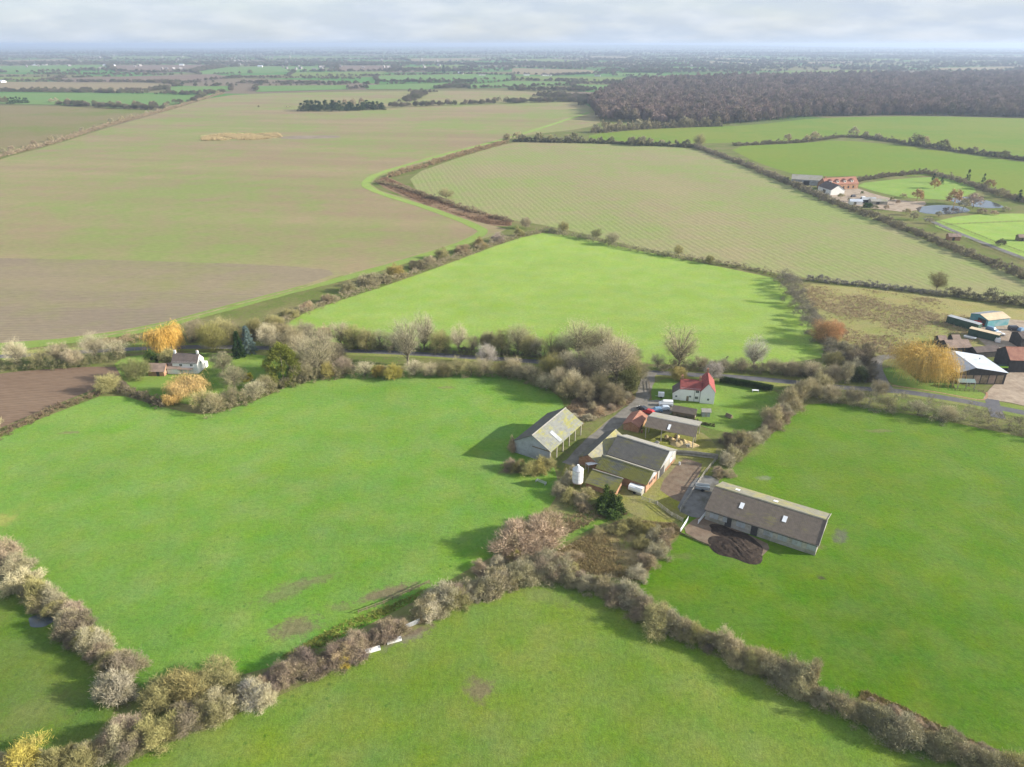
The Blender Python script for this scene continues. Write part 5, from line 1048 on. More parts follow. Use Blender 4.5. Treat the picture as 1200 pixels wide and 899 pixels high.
# ---- right-hand farmstead
r, L = gable('white_roofed_barn', 'large barn with pale metal roof beside the golden willow', (176.0, 229.6), (176.3, 245.0), 17.0, 4.7, 6.6, M['dark'], M['whiteroof'], M['whiteroof'], ro=.69, pitch=.5, amp=.03, courses=1, ridge_mat=M['steel'])
for i in range(6):
    y0_ = .8 + 2.7 * i; MB().box(-.02, .0, y0_, y0_ + 2.3, .4, 3.6).build('wall_panel', M['browntile'] if i % 2 else M['timber'], r)
MB().cyl((9, 5), .25, .25, 6, 6.6, 10).build('flue', M['steel'], r)
x, y = g(1128, 453); r = empty('pergola', (x, y - .5, 0), -.08)
MB().prism([(-1.6, 2.5), (1.6, 2.5), (0, 3.3)], -3, 3).build('roof', plain_mat('green_felt', (0.16, 0.22, 0.21), .8, .15), r); posts(r, [(-2.8, -1.5), (0, -1.5), (2.8, -1.5), (-2.8, 1.5), (2.8, 1.5)], 2.55, .12, 'palewood')
tag(r, 'open timber shelter with grey-green roof before the big barn', 'shelter')
def fence(label, pts, h=1.1, step=2.2, rails=(0.45, 0.95), mat='palewood', name='fence', solid=False, r=0.06):
    """posts and rails, each a part"""
    P2 = [Vector(p) for p in pts]; root = empty(name, (P2[0].x, P2[0].y, 0))
    pm = MB().box(-r, r, -r, r, 0, h).mesh('post', M[mat])
    for a, b in zip(P2[:-1], P2[1:]):
        Ls = (b - a).length; k = max(1, round(Ls / step)); an = math.atan2(b.y - a.y, b.x - a.x)
        for i in range(k):
            q = a.lerp(b, i / k) - P2[0]; obj('post', pm, root, (q.x, q.y, 0), an)
        for z in rails:
            bh = .07 if not solid else (h * .42)
            o = MB().box(0, Ls, -r - .045, -r - .005, z - bh, z + bh).build('rail', M[mat], root); o.location = (a.x - P2[0].x, a.y - P2[0].y, 0); o.rotation_euler = (0, 0, an)
    q = P2[-1] - P2[0]; obj('post', pm, root, (q.x, q.y, 0), 0)
    return tag(root, label, 'gate' if 'gate' in name else 'fence')
G = lambda *ps: [g(*p) for p in ps]
fence('dark picket fence in front of the timber shelter', G((1113, 448), (1119, 458), (1152, 460)), 1.0, 1.6, (.4, .85), 'timber')
fence('grey boarded fence between yard and pole barn thicket', G((789, 533), (808, 534), (841, 538)), 1.5, 2.0, (.4, 1.1), 'palewood', solid=True)
fence('pale rail fence along the upper side of the concrete pen', G((841, 538), (826, 556), (812, 577), (797, 600)), 1.4, 1.8, (.35, .8, 1.25), 'palewood')
fence('grey rail fence crossing the mossy yard', G((752, 586), (770, 592), (787, 605), (800, 612)), 1.3, 1.8, (.35, .8, 1.2), 'palewood')
fence('white metal yard gate near the manure heap', G((797, 624), (806, 610)), 1.3, 3.5, (.3, .55, .8, 1.05, 1.25), 'whitepaint', 'gate', r=.05)
fence('pale gate against the near corner of the long shed', G((818, 614), (827, 603)), 1.3, 3, (.3, .55, .8, 1.05, 1.25), 'whitepaint', 'gate', r=.05)
fence('galvanised field gate at the end of the mauve hedge', G((474, 738), (492, 730)), 1.3, 4, (.25, .5, .75, 1.0, 1.22), 'steel', 'gate', r=.05)
fence('weathered post and rail fence above the mauve hedge', G((420, 719), (450, 708), (480, 694), (503, 684)), 1.1, 2.2, (.5, .95), 'timber')
fence('dark retaining boards along the mud apron', G((797, 625), (815, 633), (832, 640)), .5, 1.8, (.25,), 'timber', solid=True)
fence('driveway fence beside the long hedge below the far farmstead', G((1090, 262), (1120, 275), (1155, 290), (1200, 308)), 1.2, 4, (.5, 1.0), 'timber')
fence('paddock fence on the upper side of the pale driveway', G((1092, 257), (1130, 270), (1165, 284), (1200, 297)), 1.2, 4, (.5, 1.0), 'timber')
fence('dark rail fence across the far paddock', G((1108, 264), (1150, 262), (1200, 260), (1260, 258)), 1.2, 5, (.5, 1.0), 'timber')
fence('garden fence at the left side of the farmhouse lawn', G((760, 447), (763, 470)), 1.0, 2.2, (.4, .85), 'timber')
def trough(x, y, rz, label):
    r = empty('water_trough', (x, y, 0), rz); w_, l_, h_ = .42, 1.5, .62
    MB().box(-l_, l_, -w_, -w_ + .06, .1, h_).build('side', M['whitepaint'], r); MB().box(-l_, l_, w_ - .06, w_, .1, h_).build('side', M['whitepaint'], r)
    MB().box(-l_, -l_ + .06, -w_ + .06, w_ - .06, .1, h_).build('end', M['whitepaint'], r); MB().box(l_ - .06, l_, -w_ + .06, w_ - .06, .1, h_).build('end', M['whitepaint'], r)
    MB().box(-l_ + .06, l_ - .06, -w_ + .06, w_ - .06, .1, h_ - .12).build('cover', M['whitepaint'], r)
    for s in (-1, 1): MB().box(s * 1.1 - .1, s * 1.1 + .1, -w_ + .05, w_ - .05, 0, .1).build('foot', M['concrete'], r)
    tag(r, label, 'trough')
x, y = g(437, 763); trough(x, y, .38, 'larger white water trough at the foot of the mauve hedge')
x, y = g(462, 752); trough(x, y, .38, 'white water trough nearer to the field gate')
# junk near the lichened barn
x, y = g(634, 566); r = empty('feeder', (x, y, 0), -.6)
for i in range(5): MB().box(-1.6, 1.6, -.5 + .25 * i - .03, -.5 + .25 * i + .03, .55, .6).build('bar', M['steel'], r)
for sx in (-1, 1): MB().box(-.05 + sx * 1.5, .05 + sx * 1.5, -.55, .55, 0, .55).build('leg', M['steel'], r)
tag(r, 'grey metal cattle feeder lying below the lichened barn', 'feeder')

def pallet_stack(u, v, rz, n_, label):
    x, y = g(u, v); r = empty('pallet_stack', (x, y, .08), rz)
    pm = MB().box(-.6, .6, -.5, .5, 0, .12).mesh('pallet', M['palewood'])
    for i in range(n_): obj('pallet', pm, r, (rnd.uniform(-.05, .05), rnd.uniform(-.05, .05), .15 * i), rnd.uniform(-.06, .06))
    tag(r, label, 'pallets')
pallet_stack(806, 524, .3, 6, 'stack of pallets at the right end of the pole barn'); pallet_stack(770, 520, .8, 4, 'low pallet stack at the left end of the pole barn')
def bale(u, v, rz, mat, label, cat='bale'):
    x, y = g(u, v); r = empty('round_bale', (x, y, .08), rz); MB().cyl((0, .62), .62, .62, -.6, .6, 18, 'y').build('bale', mat, r, True); MB().cyl((0, .62), .64, .64, -.08, .08, 18, 'y').build('wrap_band', M['dark'], r); tag(r, label, cat)
for i, (u, v) in enumerate([(781, 515), (787, 517), (793, 514)]): bale(u, v, .4 * i, M['straw'], 'round straw bale stored under the pole barn')
x, y = g(741, 502); r = empty('scrap_pile', (x, y, .08), .4)
for i in range(9): b_ = MB().box(-1.6, 1.6, -.07, .07, 0, .12).build('plank', M['timber'] if i % 2 else M['rust'], r); b_.location = (rnd.uniform(-.4, .4), rnd.uniform(-1, 1), .12 * (i // 3)); b_.rotation_euler = (0, rnd.uniform(-.05, .05), rnd.uniform(-.5, .5))
tag(r, 'pile of old planks and rusty bars beside the red-tiled shed', 'scrap pile')
for (u, v, c_, lb) in [(748, 506, 'green', 'dark green oil drum beside the scrap planks'), (752, 507, 'rust', 'rusty oil drum beside the scrap planks'), (796, 545, 'steel', 'grey metal drum by the double barn wall')]:
    x, y = g(u, v); r = empty('oil_drum', (x, y, .08)); MB().cyl((0, 0), .3, .3, 0, .88, 16).build('body', M[c_], r); MB().cyl((0, 0), .32, .32, .28, .32, 16).build('rib', M[c_], r); MB().cyl((0, 0), .32, .32, .58, .62, 16).build('rib', M[c_], r); tag(r, lb, 'drum')
# ---- vehicles
def car(x, y, rz, paint, label, kind='hatch', name='parked_car', cat='car', group='cars parked by the farmhouse'):
    L, W, H = {'hatch': (4.1, 1.72, 1.48), 'van': (4.7, 1.85, 1.9), 'suv': (4.5, 1.85, 1.75)}[kind]
    r = empty(name, (x, y, 0.09), rz); h = L / 2; b = .28
    prof = {'hatch': [(-h, b), (h, b), (h, .62), (h - .25, .78), (h - 1.05, .92), (-h + .1, .95), (-h, .6)], 'suv': [(-h, b + .05), (h, b + .05), (h, .75), (h - .2, .92), (h - 1.0, 1.05), (-h + .05, 1.1), (-h, .7)], 'van': [(-h, b), (h, b), (h, .75), (h - .2, .95), (h - .8, 1.1), (-h, 1.15)]}[kind]
    MB().prism(prof, -W / 2, W / 2, 'y').build('body', paint, r)
    z0 = prof[4][1]; w1 = W / 2 - .06; w2 = W / 2 - .22; zt = H
    xs_ = {'hatch': (h - 1.05, h - 1.75, -h + .75, -h + .12), 'suv': (h - 1.0, h - 1.55, -h + .45, -h + .08), 'van': (h - .8, h - 1.45, -h + .05, -h + .01)}[kind]
    v = [(xs_[0], -w1, z0), (xs_[3], -w1, z0), (xs_[3], w1, z0), (xs_[0], w1, z0), (xs_[1], -w2, zt), (xs_[2], -w2, zt), (xs_[2], w2, zt), (xs_[1], w2, zt)]
    v = [(a, b_, c - .01 if i < 4 else c) for i, (a, b_, c) in enumerate(v)]
    fs = [(0, 1, 5, 4), (1, 2, 6, 5), (2, 3, 7, 6), (3, 0, 4, 7), (4, 5, 6, 7)]
    obj('cabin', new_mesh('cabin', v, fs, paint), r)
    V3 = [Vector(p) for p in v]
    def pane(f, m, u0=.08, u1=.92, t0=.12, t1=.86):
        a, b_, c, d = (V3[i] for i in f); nn = (b_ - a).cross(d - a).normalized() * .015
        pts = [a.lerp(b_, u).lerp(d.lerp(c, u), t) + nn * s for s in (1,) for (u, t) in ((u0, t0), (u1, t0), (u1, t1), (u0, t1))]
        obj('window', new_mesh('window', pts, [(0, 1, 2, 3)], m), r)
    pane(fs[3], M['glass']); 
    if kind != 'van': pane(fs[1], M['glass']); pane(fs[0], M['glass'], .06, .48); pane(fs[0], M['glass'], .52, .9); pane(fs[2], M['glass'], .1, .48); pane(fs[2], M['glass'], .52, .94)
    else: pane(fs[0], M['glass'], .06, .32); pane(fs[2], M['glass'], .68, .94)
    wm = MB().cyl((0, 0), .32, .32, -.1, .1, 16, 'y').mesh('wheel', M['tyre']); rm = MB().cyl((0, 0), .19, .19, -.11, .11, 12, 'y').mesh('rim', M['steel'])
    for sx in (-1, 1):
        for sy in (-1, 1):
            w_ = obj('wheel', wm, r, (sx * (h - .82), sy * (W / 2 - .08), .32)); obj('rim', rm, w_)
    for sy in (-1, 1):
        MB().box(h - .06, h + .015, sy * (W / 2 - .3) - .16, sy * (W / 2 - .3) + .16, .62, .76).build('headlight', M['skylight'], r)
        MB().box(-h - .015, -h + .05, sy * (W / 2 - .2) - .1, sy * (W / 2 - .2) + .1, .7, .88).build('tail_light', M['redtile'], r)
    return tag(r, label, cat, group)
CW, CS, CB, CR, CK = car_paint('white_car_paint', (.82, .82, .82)), car_paint('silver_blue_paint', (.50, .56, .64)), car_paint('blue_car_paint', (.16, .27, .40)), car_paint('red_car_paint', (.42, .03, .03)), car_paint('dark_car_paint', (.03, .035, .05))
for (u, v, rz, p, k, lb) in [(780, 475.5, 3.05, CW, 'van', 'white panel van, farthest of the vehicles by the farmhouse'), (777.5, 480.5, 3.1, CS, 'hatch', 'silver car parked next to the white van'), (768.5, 482.5, 3.2, CB, 'hatch', 'blue car parked behind the silver car'), (759.5, 484.5, 2.6, CR, 'hatch', 'dark red car beside the red-tiled shed'), (753, 481, 2.2, CK, 'hatch', 'dark car parked at the bend of the farm track')]:
    x, y = g(u, v); car(x, y, rz, p, lb, k, 'parked_van' if k == 'van' else 'parked_car', 'van' if k == 'van' else 'car')
x, y = g(823, 574); r = empty('livestock_trailer', (x, y, 0.05), -.25)
MB().box(-1.9, 1.9, -.85, .85, .5, .75).build('bed', plain_mat('blue_grey_paint', (.25, .32, .36), .6), r); MB().box(-1.9, 1.9, -.85, -.78, .75, 1.5).build('side', M['steel'], r); MB().box(-1.9, 1.9, .78, .85, .75, 1.5).build('side', M['steel'], r); MB().box(-1.9, -1.83, -.78, .78, .75, 1.5).build('end', M['steel'], r)
for s in (-1, 1): MB().cyl((0, .36), .36, .36, s * .98 - .1, s * .98 + .1, 14, 'y').build('wheel', M['tyre'], r)
tag(r, 'grey-blue flat trailer standing in the concrete pen', 'trailer')

# ---- scrapyard and sheds at the right edge
def shed(u0, v0, u1, v1, W, he, hr, wall, roof, label, ro=.5, name='shed', roof2=None, cat='shed'):
    r, L = gable(name, label, g(u0, v0), g(u1, v1), W, he, hr, wall, roof, roof2, ro, cat, courses=2)
    MB().box(L * .4, L * .55, -.06, .02, 0, he * .75).build('door', M['dark'], r)
    return r
shed(1118, 389, 1141, 394, 0, 0, 0, M['green'], M['slate'], '') if False else None
def container(u, v, L, W, H, rz, mat, top, label, cat='container'):
    x, y = g(u, v); r = empty('storage_container', (x, y, 0.06), rz)
    MB().box(-L / 2, L / 2, -W / 2, W / 2, 0.1, H).build('body', mat, r)
    rm = MB().box(-.06, .06, -W / 2 - .05, W / 2 + .05, 0.15, H - .1).mesh('rib', mat)
    for i in range(int(L / .9)): obj('rib', rm, r, (-L / 2 + .45 + .9 * i, 0, 0))
    MB().box(-L / 2 - .05, L / 2 + .05, -W / 2 - .06, W / 2 + .06, H, H + .08).build('roof', top, r)
    for s in (-1, 1): MB().box(L / 2, L / 2 + .05, s * W / 4 - W / 4 + .05, s * W / 4 + W / 4 - .05, .2, H - .1).build('door', mat, r)
    return tag(r, label, cat, 'scrapyard containers')
container(1128, 383, 13, 3.0, 3.2, -.98, M['green'], M['sheetgrey'], 'long dark green container at the scrapyard edge')
container(1152, 396, 11, 3.0, 3.0, -.82, M['green'], M['cream'], 'dark container with cream roof in the scrapyard')
r, L = gable('workshop', 'teal corrugated workshop at the back of the scrapyard', g(1156, 384), g(1181, 381), 9, 3.4, 4.6, M['teal'], M['cream'], M['sheetgrey'], cat='workshop', courses=2)
MB().box(-.06, .0, 1, 5, 0, 3).build('door', M['dark'], r)
for i, (u, v, rz, p, k, lb) in enumerate([(1146.5, 381, -.5, CR, 'suv', 'red car between the container and the teal workshop'), (1162, 388, -1.0, CB, 'suv', 'blue car in front of the teal workshop'), (1171, 393, -.3, CW, 'hatch', 'white car in the middle of the scrapyard'), (1167.5, 400, 1.2, CW, 'van', 'white van at the end of the cream-roofed container'), (1188, 387, -.1, CK, 'van', 'dark van with pale roof at the scrapyard\'s right'), (1197, 388, .4, CB, 'hatch', 'blue car at the right edge of the scrapyard')]):
    x, y = g(u, v); car(x, y, rz, p, lb, k, 'scrapyard_van' if k == 'van' else 'scrapyard_car', 'van' if k == 'van' else 'car', 'vehicles in the scrapyard')
x, y = g(1136, 397); r = empty('old_boat', (x, y, 0), -.8)
MB().prism([(-2.2, .9), (-1.9, .35), (1.4, .35), (2.4, 1.0)], -.75, .75, 'y').build('hull', M['skylight'], r); MB().box(-2.0, 1.8, -.8, .8, .9, 1.0).build('deck', M['sheetgrey'], r); MB().box(-1, -.8, -.6, .6, 0, .36).build('stand', M['timber'], r); MB().box(.8, 1.0, -.6, .6, 0, .36).build('stand', M['timber'], r)
tag(r, 'small pale boat hull lying in the grass by the scrapyard', 'boat')
shed(1110, 417, 1136, 416, 7, 3.4, 5.2, M['dark'], M['browntile'], 'black boarded shed behind the white-roofed barn', name='boarded_shed')
shed(1100, 405, 1108, 405, 4, 2.3, 3.6, M['dark'], M['browntile'], 'tiny brown-roofed hut above the golden willow', name='hut')
shed(1116, 404, 1124, 404, 4, 2.3, 3.6, M['dark'], M['browntile'], 'second tiny brown-roofed hut above the willow', name='hut')
shed(1143, 420, 1170, 418, 5, 2.6, 3.8, M['dark'], M['slate'], 'low brown-grey roofed shed behind the white-roofed barn', name='long_shed')
shed(1180, 436, 1230, 438, 10, 5.0, 8.2, M['dark'], M['orangetile'], 'tall barn with orange tiled roof at the right edge', name='tiled_barn', cat='barn')
shed(1195, 408, 1222, 408, 7, 4.2, 5.6, M['dark'], M['slate'], 'dark shed at the right edge of the scrapyard', name='boarded_shed')
x, y = g(1166, 434); r = empty('market_awning', (x, y, 0), -.05); MB().prism([(-1.2, 2.2), (1.2, 1.8), (1.2, 1.95), (-1.2, 2.4)], -4, 4).build('canopy', M['green'], r); MB().box(-4, 4, -1.35, -1.2, 1.6, 2.2).build('lime_edge', M['lime'], r); posts(r, [(-3.9, -1.1), (3.9, -1.1), (-3.9, 1.1), (3.9, 1.1)], 2.1, .07, 'timber')
tag(r, 'dark awning with bright lime green edge by the tiled barn', 'awning')

# ---- far farmstead by the pond
for (u, v, rz, p, lb) in [(1012, 233, .2, CW, 'white car on the far farmstead forecourt'), (1020, 235, 1.2, CS, 'silver car on the far farmstead forecourt'), (1000, 231, .4, CK, 'dark car on the far farmstead forecourt')]:
    x, y = g(u, v); car(x, y, rz, p, lb, 'suv', 'parked_car', 'car', 'cars at the far farmstead')
r, L = gable('far_house', 'long house with red tiled roof and dormers at the far farmstead', g(967, 223), g(1005, 221), 11, 4.2, 9.0, M['brick'], M['orangetile'], cat='house', pitch=1.0, amp=.03, courses=3)
for i in range(4):
    dx = L * (.16 + .22 * i)
    d_ = MB().box(dx - 1, dx + 1, 1.2, 4.5, 5.4, 7.2).build('dormer', M['white'], r); MB().prism([(-1.3, 7.15), (1.3, 7.15), (0, 8.2)], 1.0, 4.8, 'y').build('dormer_roof', M['orangetile'], d_).location = (dx, 0, 0)
    MB().box(dx - .6, dx + .6, 1.12, 1.2, 5.8, 6.8).build('window', M['glass'], r)
for i in range(6): MB().box(L * (.1 + .15 * i) - .7, L * (.1 + .15 * i) + .7, -.07, .02, .8, 2.6).build('window', M['glass'], r)
MB().box(L * .05, L * .05 + .9, 5, 6, 7, 10.4).build('chimney', M['brick'], r)
r, L = gable('far_barn', 'grey-roofed barn left of the red-tiled far house', g(927, 216), g(962, 218), 14, 4.5, 7.5, M['sheetgrey'], M['roof_pale'], M['whiteroof'], pitch=1.2, courses=2)
MB().box(L * .4, L * .6, -.08, .02, 0, 3.5).build('door', M['dark'], r)
r, L = gable('far_barn', 'dark slate-roofed barn joined to the red-tiled far house', g(958, 224), g(973, 229), 12, 4.2, 8, M['white'], M['slate'], pitch=1.2, courses=2)
MB().box(L * .4, L * .6, -.08, .02, 0, 3).build('door', M['dark'], r)
for (u, v, L_, W_, m1, m2, lb) in [(1018, 238, 10, 5, M['dark'], M['sheetgrey'], 'dark outbuilding below the far farmstead forecourt'), (1030, 240, 12, 6, M['block'], M['roof_pale'], 'pale-roofed outbuilding beside the far pond'), (1003, 240, 9, 4, M['white'], M['whiteroof'], 'white-roofed store by the far hedge'), (1118, 282, 7, 4, M['brick'], M['browntile'], 'tiny brown hut beside the pale driveway'), (1198, 283, 5, 4, M['timber'], M['browntile'], 'field shelter in the far paddock')]:
    x, y = g(u, v); r, L = gable('far_outbuilding', lb, (x - L_ / 2, y), (x + L_ / 2, y - .5), W_, 2.6, 4, m1, m2, cat='outbuilding', pitch=1.0, courses=2); MB().box(L * .3, L * .5, -.08, .02, 0, 2).build('door', M['dark'], r)
#@@FAR
# ------------------------------------------------------------------ far landscape
def far_crown(seed, h, w, k=42, per=30, mat='twig', conifer=False):
    rs = np.random.RandomState(seed)
    if conifer:
        t = rs.uniform(0.05, 1, k); a = rs.uniform(0, 6.28, k); rr = w / 2 * (1 - t) ** 0.7 * rs.uniform(.5, 1, k); c = np.stack([rr * np.cos(a), rr * np.sin(a), h * .95 * t], 1)
    else:
        c = dome_clumps(rs, k, w * .43, w * .43, h * .6, 0.0) + np.array([0, 0, h * .28])
    base = np.repeat(c, per, 0) + rs.normal(size=(k * per, 3)) * w * 0.06
    base[:, 2] = np.maximum(base[:, 2], 0.2)
    d = unit(unit(base - np.array([0, 0, h * .35])) * .7 + rs.normal(size=base.shape) * .7 + np.array([0, 0, .1]))
    v = twigs(base, d, w * .10 * rs.uniform(.6, 1.4, len(base)), w * .038 * rs.uniform(.6, 1.5, len(base)), rs)
    st = twigs(np.array([[0, 0, 0.]] * 3), unit(np.array([[0, 0, 1.]] * 3) + rs.normal(size=(3, 3)) * .08), np.full(3, h * .7), np.full(3, w * .05), rs)
    return tri_mesh('crown', np.concatenate([v, st]), M[mat])
FARB = [far_crown(300 + i, 12, 11) for i in range(4)]
FARC = [far_crown(320 + i, 15, 8, 48, 32, 'leaf', True) for i in range(2)]
def far_tree(u, v, h, w, color, label, group, conifer=False, name='far_tree'):
    x, y = g(u, v); me = rnd.choice(FARC if conifer else FARB); hh, ww = (15, 8) if conifer else (12, 11)
    o = obj(name, me, None, (x, y, 0), rnd.uniform(0, 6.28), (w / ww, w / ww, h / hh)); o.color = tuple(color) + (1,)
    return tag(o, label, 'tree', group)
DG = (0.028, 0.05, 0.022)
for i in range(44):   # conifer copse in the arable field
    t = i / 43; u = 356 + 92 * t + rnd.uniform(-3, 3); v = 130.5 - 2.5 * t + rnd.uniform(-3.2, 1.5) * (1 - .4 * t)
    far_tree(u, v, rnd.uniform(13, 20) * (1 - .3 * t), rnd.uniform(13, 18), rnd.choice([DG, DG, (0.05, 0.075, 0.03)]), 'dark conifer in the copse on the arable field', 'conifers of the copse', True, 'copse_conifer')
for (u, v) in [(392, 127), (404, 126), (414, 125), (424, 124)]:
    far_tree(u, v, 16, 13, MAUVE, 'bare tree behind the conifer copse', 'bare copse trees')
for i in range(11):
    far_tree(-4 + 3.6 * i + rnd.uniform(-1, 1), 121.5 + rnd.uniform(-1, 1), rnd.uniform(12, 20) * (1 - .03 * i), 11, DG if i > 3 else (0.14, .13, .08), 'dark evergreen in the clump at the left edge', 'clump at the upper left', i > 3, 'clump_tree')
for (u, v, h) in [(4, 182, 8), (14, 178, 7), (40, 172, 8), (60, 166, 7.5), (67, 164, 6), (97, 155, 7), (130, 145, 8.5), (143, 142, 8), (154, 138.5, 7), (172, 133.5, 6), (60, 120.5, 9), (66, 120, 10), (80, 120.5, 10), (140, 123.5, 9), (158, 123, 9), (180, 125, 11), (195, 125.5, 9), (255, 110.5, 9), (52, 106, 9), (25, 106.5, 9)]:
    far_tree(u, v, h, h * 1.15, rnd.choice([TAN, GREY, MAUVE]), 'small bare hedgerow tree at the upper left', 'trees of the upper left hedges')
for (u, v, h) in [(607, 164, 11), (632, 166, 12), (645, 166.5, 9), (672, 166, 12), (665, 167, 9), (740, 170.5, 11), (752, 171, 12), (762, 171, 10), (775, 171, 8), (698, 155, 11), (712, 154, 9), (722, 153, 10), (748, 151, 14), (758, 151, 12), (802, 149, 16), (830, 148, 10), (922, 167, 11), (945, 166, 9), (954, 165, 12), (1000, 160, 13), (1014, 162, 9), (1028, 164, 9), (1072, 170.5, 15), (1082, 171, 12), (1105, 175, 12), (1141, 180, 8), (1175, 186, 9)]:
    far_tree(u, v, h, h * 1.05, rnd.choice([(0.17, .16, .08), OLIVE, GREY, TAN]), 'rounded hedgerow tree between the far green fields', 'trees of the far right hedges')
for (u, v, h) in [(463, 124.5, 6), (470, 124.5, 6), (480, 124.5, 7), (487, 124, 6), (494, 124, 6), (505, 123.5, 5), (525, 122, 12), (555, 121.5, 5), (565, 121, 5), (580, 120.5, 12), (585, 120.5, 13), (594, 120, 13), (572, 120.5, 6), (303, 126, 4), (336, 126.5, 4), (340, 126.5, 4)]:
    far_tree(u, v, h, h * 1.05, rnd.choice([DARK, GREY, MAUVE]), 'small dark tree on the hedge right of the copse', 'trees of the far middle hedges')
for (u, v, h, w, c, con) in [(1093, 214, 8, 4.5, DG, True), (1095, 221, 9, 8, (0.42, .24, .1), False), (1074, 236, 10, 9, (0.40, .26, .12), False), (1118, 240, 12, 14, (0.38, .25, .13), False), (1140, 244, 11, 13, (0.30, .23, .19), False), (1128, 246, 9, 9, GREY, False), (1158, 222, 9, 9, (0.36, .25, .13), False), (1133, 213, 11, 5, DG, True), (1152, 214, 8, 4, DG, True), (1193, 236, 9, 5, DG, True), (1103, 216, 6, 4, DG, True), (1172, 232, 8, 9, TAN, False), (1052, 240, 4, 4, PINK, False), (1070, 258, 6, 6, GREY, False), (1088, 262, 5, 5, GREY, False), (1172, 288, 4.5, 6.5, (0.10, .085, .065), False)]:
    far_tree(u, v, h, w, c, 'dark narrow conifer near the far pond' if con else 'bare or russet tree round the far pond', 'trees by the far pond', con, 'pond_tree')
for (u, v, w_, h_, c_) in [(985, 232, 5, 4, OLIVE), (995, 236, 4, 3, GREY), (1025, 246, 5, 4, GREY), (1038, 246, 4, 4, PINK), (1045, 236, 4, 3.5, OLIVE), (1058, 232, 5, 4, TAN), (1010, 228, 3, 3, (0.1, .13, .05)), (1100, 254, 5, 4, GREY), (1150, 250, 7, 4, MAUVE), (1165, 252, 6, 3.5, PINK), (1178, 248, 6, 4, GREY), (1062, 252, 6, 5, TAN)]:
    far_tree(u, v, h_, w_, c_, 'small garden shrub around the far farmstead', 'shrubs at the far farmstead', False, 'garden_shrub')
x, y = g(1018, 243); bush(x, y, 7, 5, (0.06, .12, .02), 'dark green round evergreen bush at the far farmstead', None, LEAFBUSH[0], 'evergreen_bush')

# instanced masses (one object each)
def mass_mat(name, cols):
    n = NB(name, 0.9, 0.08); oi = n.node('ShaderNodeObjectInfo'); r = n.node('ShaderNodeValToRGB'); n.set(r.inputs[0], oi.outputs['Random'])
    e = r.color_ramp.elements; e[0].color = tuple(cols[0]) + (1,); e[1].color = tuple(cols[-1]) + (1,)
    for i, c in enumerate(cols[1:-1]): x = e.new((i + 1) / (len(cols) - 1)); x.color = tuple(c) + (1,)
    return n.color(n.scale(r.outputs[0], n.rng(n.noise(0.012, 3), .3, .7, .8, 1.2)))
def mass(name, label, pts, scales, shapes, seed=1, cat='woodland'):
    """one object: points carrying tree crowns through geometry nodes"""
    col = bpy.data.collections.new(name + '_shapes')
    mm = mass_mat(name + '_twigs', [c for _, c in shapes])
    for me, c in shapes:
        me = me.copy(); me.materials.clear(); me.materials.append(mm)
        o = bpy.data.objects.new('crown_shape', me); col.objects.link(o)
    me = bpy.data.meshes.new(name); me.vertices.add(len(pts)); me.vertices.foreach_set('co', np.asarray(pts, np.float32).ravel())
    a = me.attributes.new('size', 'FLOAT_VECTOR', 'POINT'); a.data.foreach_set('vector', np.asarray(scales, np.float32).ravel())
    o = obj(name, me)
    t = bpy.data.node_groups.new(name, 'GeometryNodeTree')
    t.interface.new_socket('Geometry', in_out='INPUT', socket_type='NodeSocketGeometry'); t.interface.new_socket('Geometry', in_out='OUTPUT', socket_type='NodeSocketGeometry')
    N = t.nodes.new; gi, go = N('NodeGroupInput'), N('NodeGroupOutput')
    ip = N('GeometryNodeInstanceOnPoints'); ci = N('GeometryNodeCollectionInfo'); ci.inputs[0].default_value = col
    ci.inputs['Separate Children'].default_value = True; ci.inputs['Reset Children'].default_value = True
    ip.inputs['Pick Instance'].default_value = True
    na = N('GeometryNodeInputNamedAttribute'); na.data_type = 'FLOAT_VECTOR'; na.inputs['Name'].default_value = 'size'
    rv = N('FunctionNodeRandomValue'); rv.data_type = 'FLOAT_VECTOR'; rv.inputs['Min'].default_value = (0, 0, 0); rv.inputs['Max'].default_value = (0, 0, 6.28)
    ri = N('FunctionNodeRandomValue'); ri.data_type = 'INT'; ri.inputs[4].default_value = 0; ri.inputs[5].default_value = len(shapes) - 1; ri.inputs['Seed'].default_value = seed
    L = t.links.new
    L(gi.outputs[0], ip.inputs['Points']); L(ci.outputs[0], ip.inputs['Instance']); L(rv.outputs['Value'], ip.inputs['Rotation']); L(ri.outputs[2], ip.inputs['Instance Index'])
    L(na.outputs['Attribute'], ip.inputs['Scale']); L(ip.outputs[0], go.inputs[0])
    md = o.modifiers.new('trees', 'NODES'); md.node_group = t
    return tag(o, label, cat, kind='stuff')

def in_poly(q, P):
    ins = np.zeros(len(q), bool); j = len(P) - 1
    for i in range(len(P)):
        a, b = P[i], P[j]
        ins ^= ((a[1] > q[:, 1]) != (b[1] > q[:, 1])) & (q[:, 0] < (b[0] - a[0]) * (q[:, 1] - a[1]) / (b[1] - a[1] + 1e-12) + a[0]); j = i
    return ins
rs = np.random.RandomState(77)
W1 = np.array([g(*p) for p in [(703, 141), (740, 143), (800, 147), (860, 146), (955, 137), (1080, 135), (1200, 138), (1400, 142), (1500, 100), (1500, 90), (1200, 90), (1000, 91.5), (850, 94), (745, 98.5), (715, 108), (690, 122)]])
gx, gy = np.meshgrid(np.arange(0, 4200, 10.5), np.arange(1050, 4200, 10.5)); q = np.stack([gx.ravel(), gy.ravel()], 1) + rs.uniform(-4.5, 4.5, (gx.size, 2))
q = q[in_poly(q, W1)]; q = q[np.abs(q[:, 0]) < q[:, 1] * 0.8 + 60]
keep = (q[:, 1] < 2000) | (rs.rand(len(q)) < 0.6); q = q[keep]
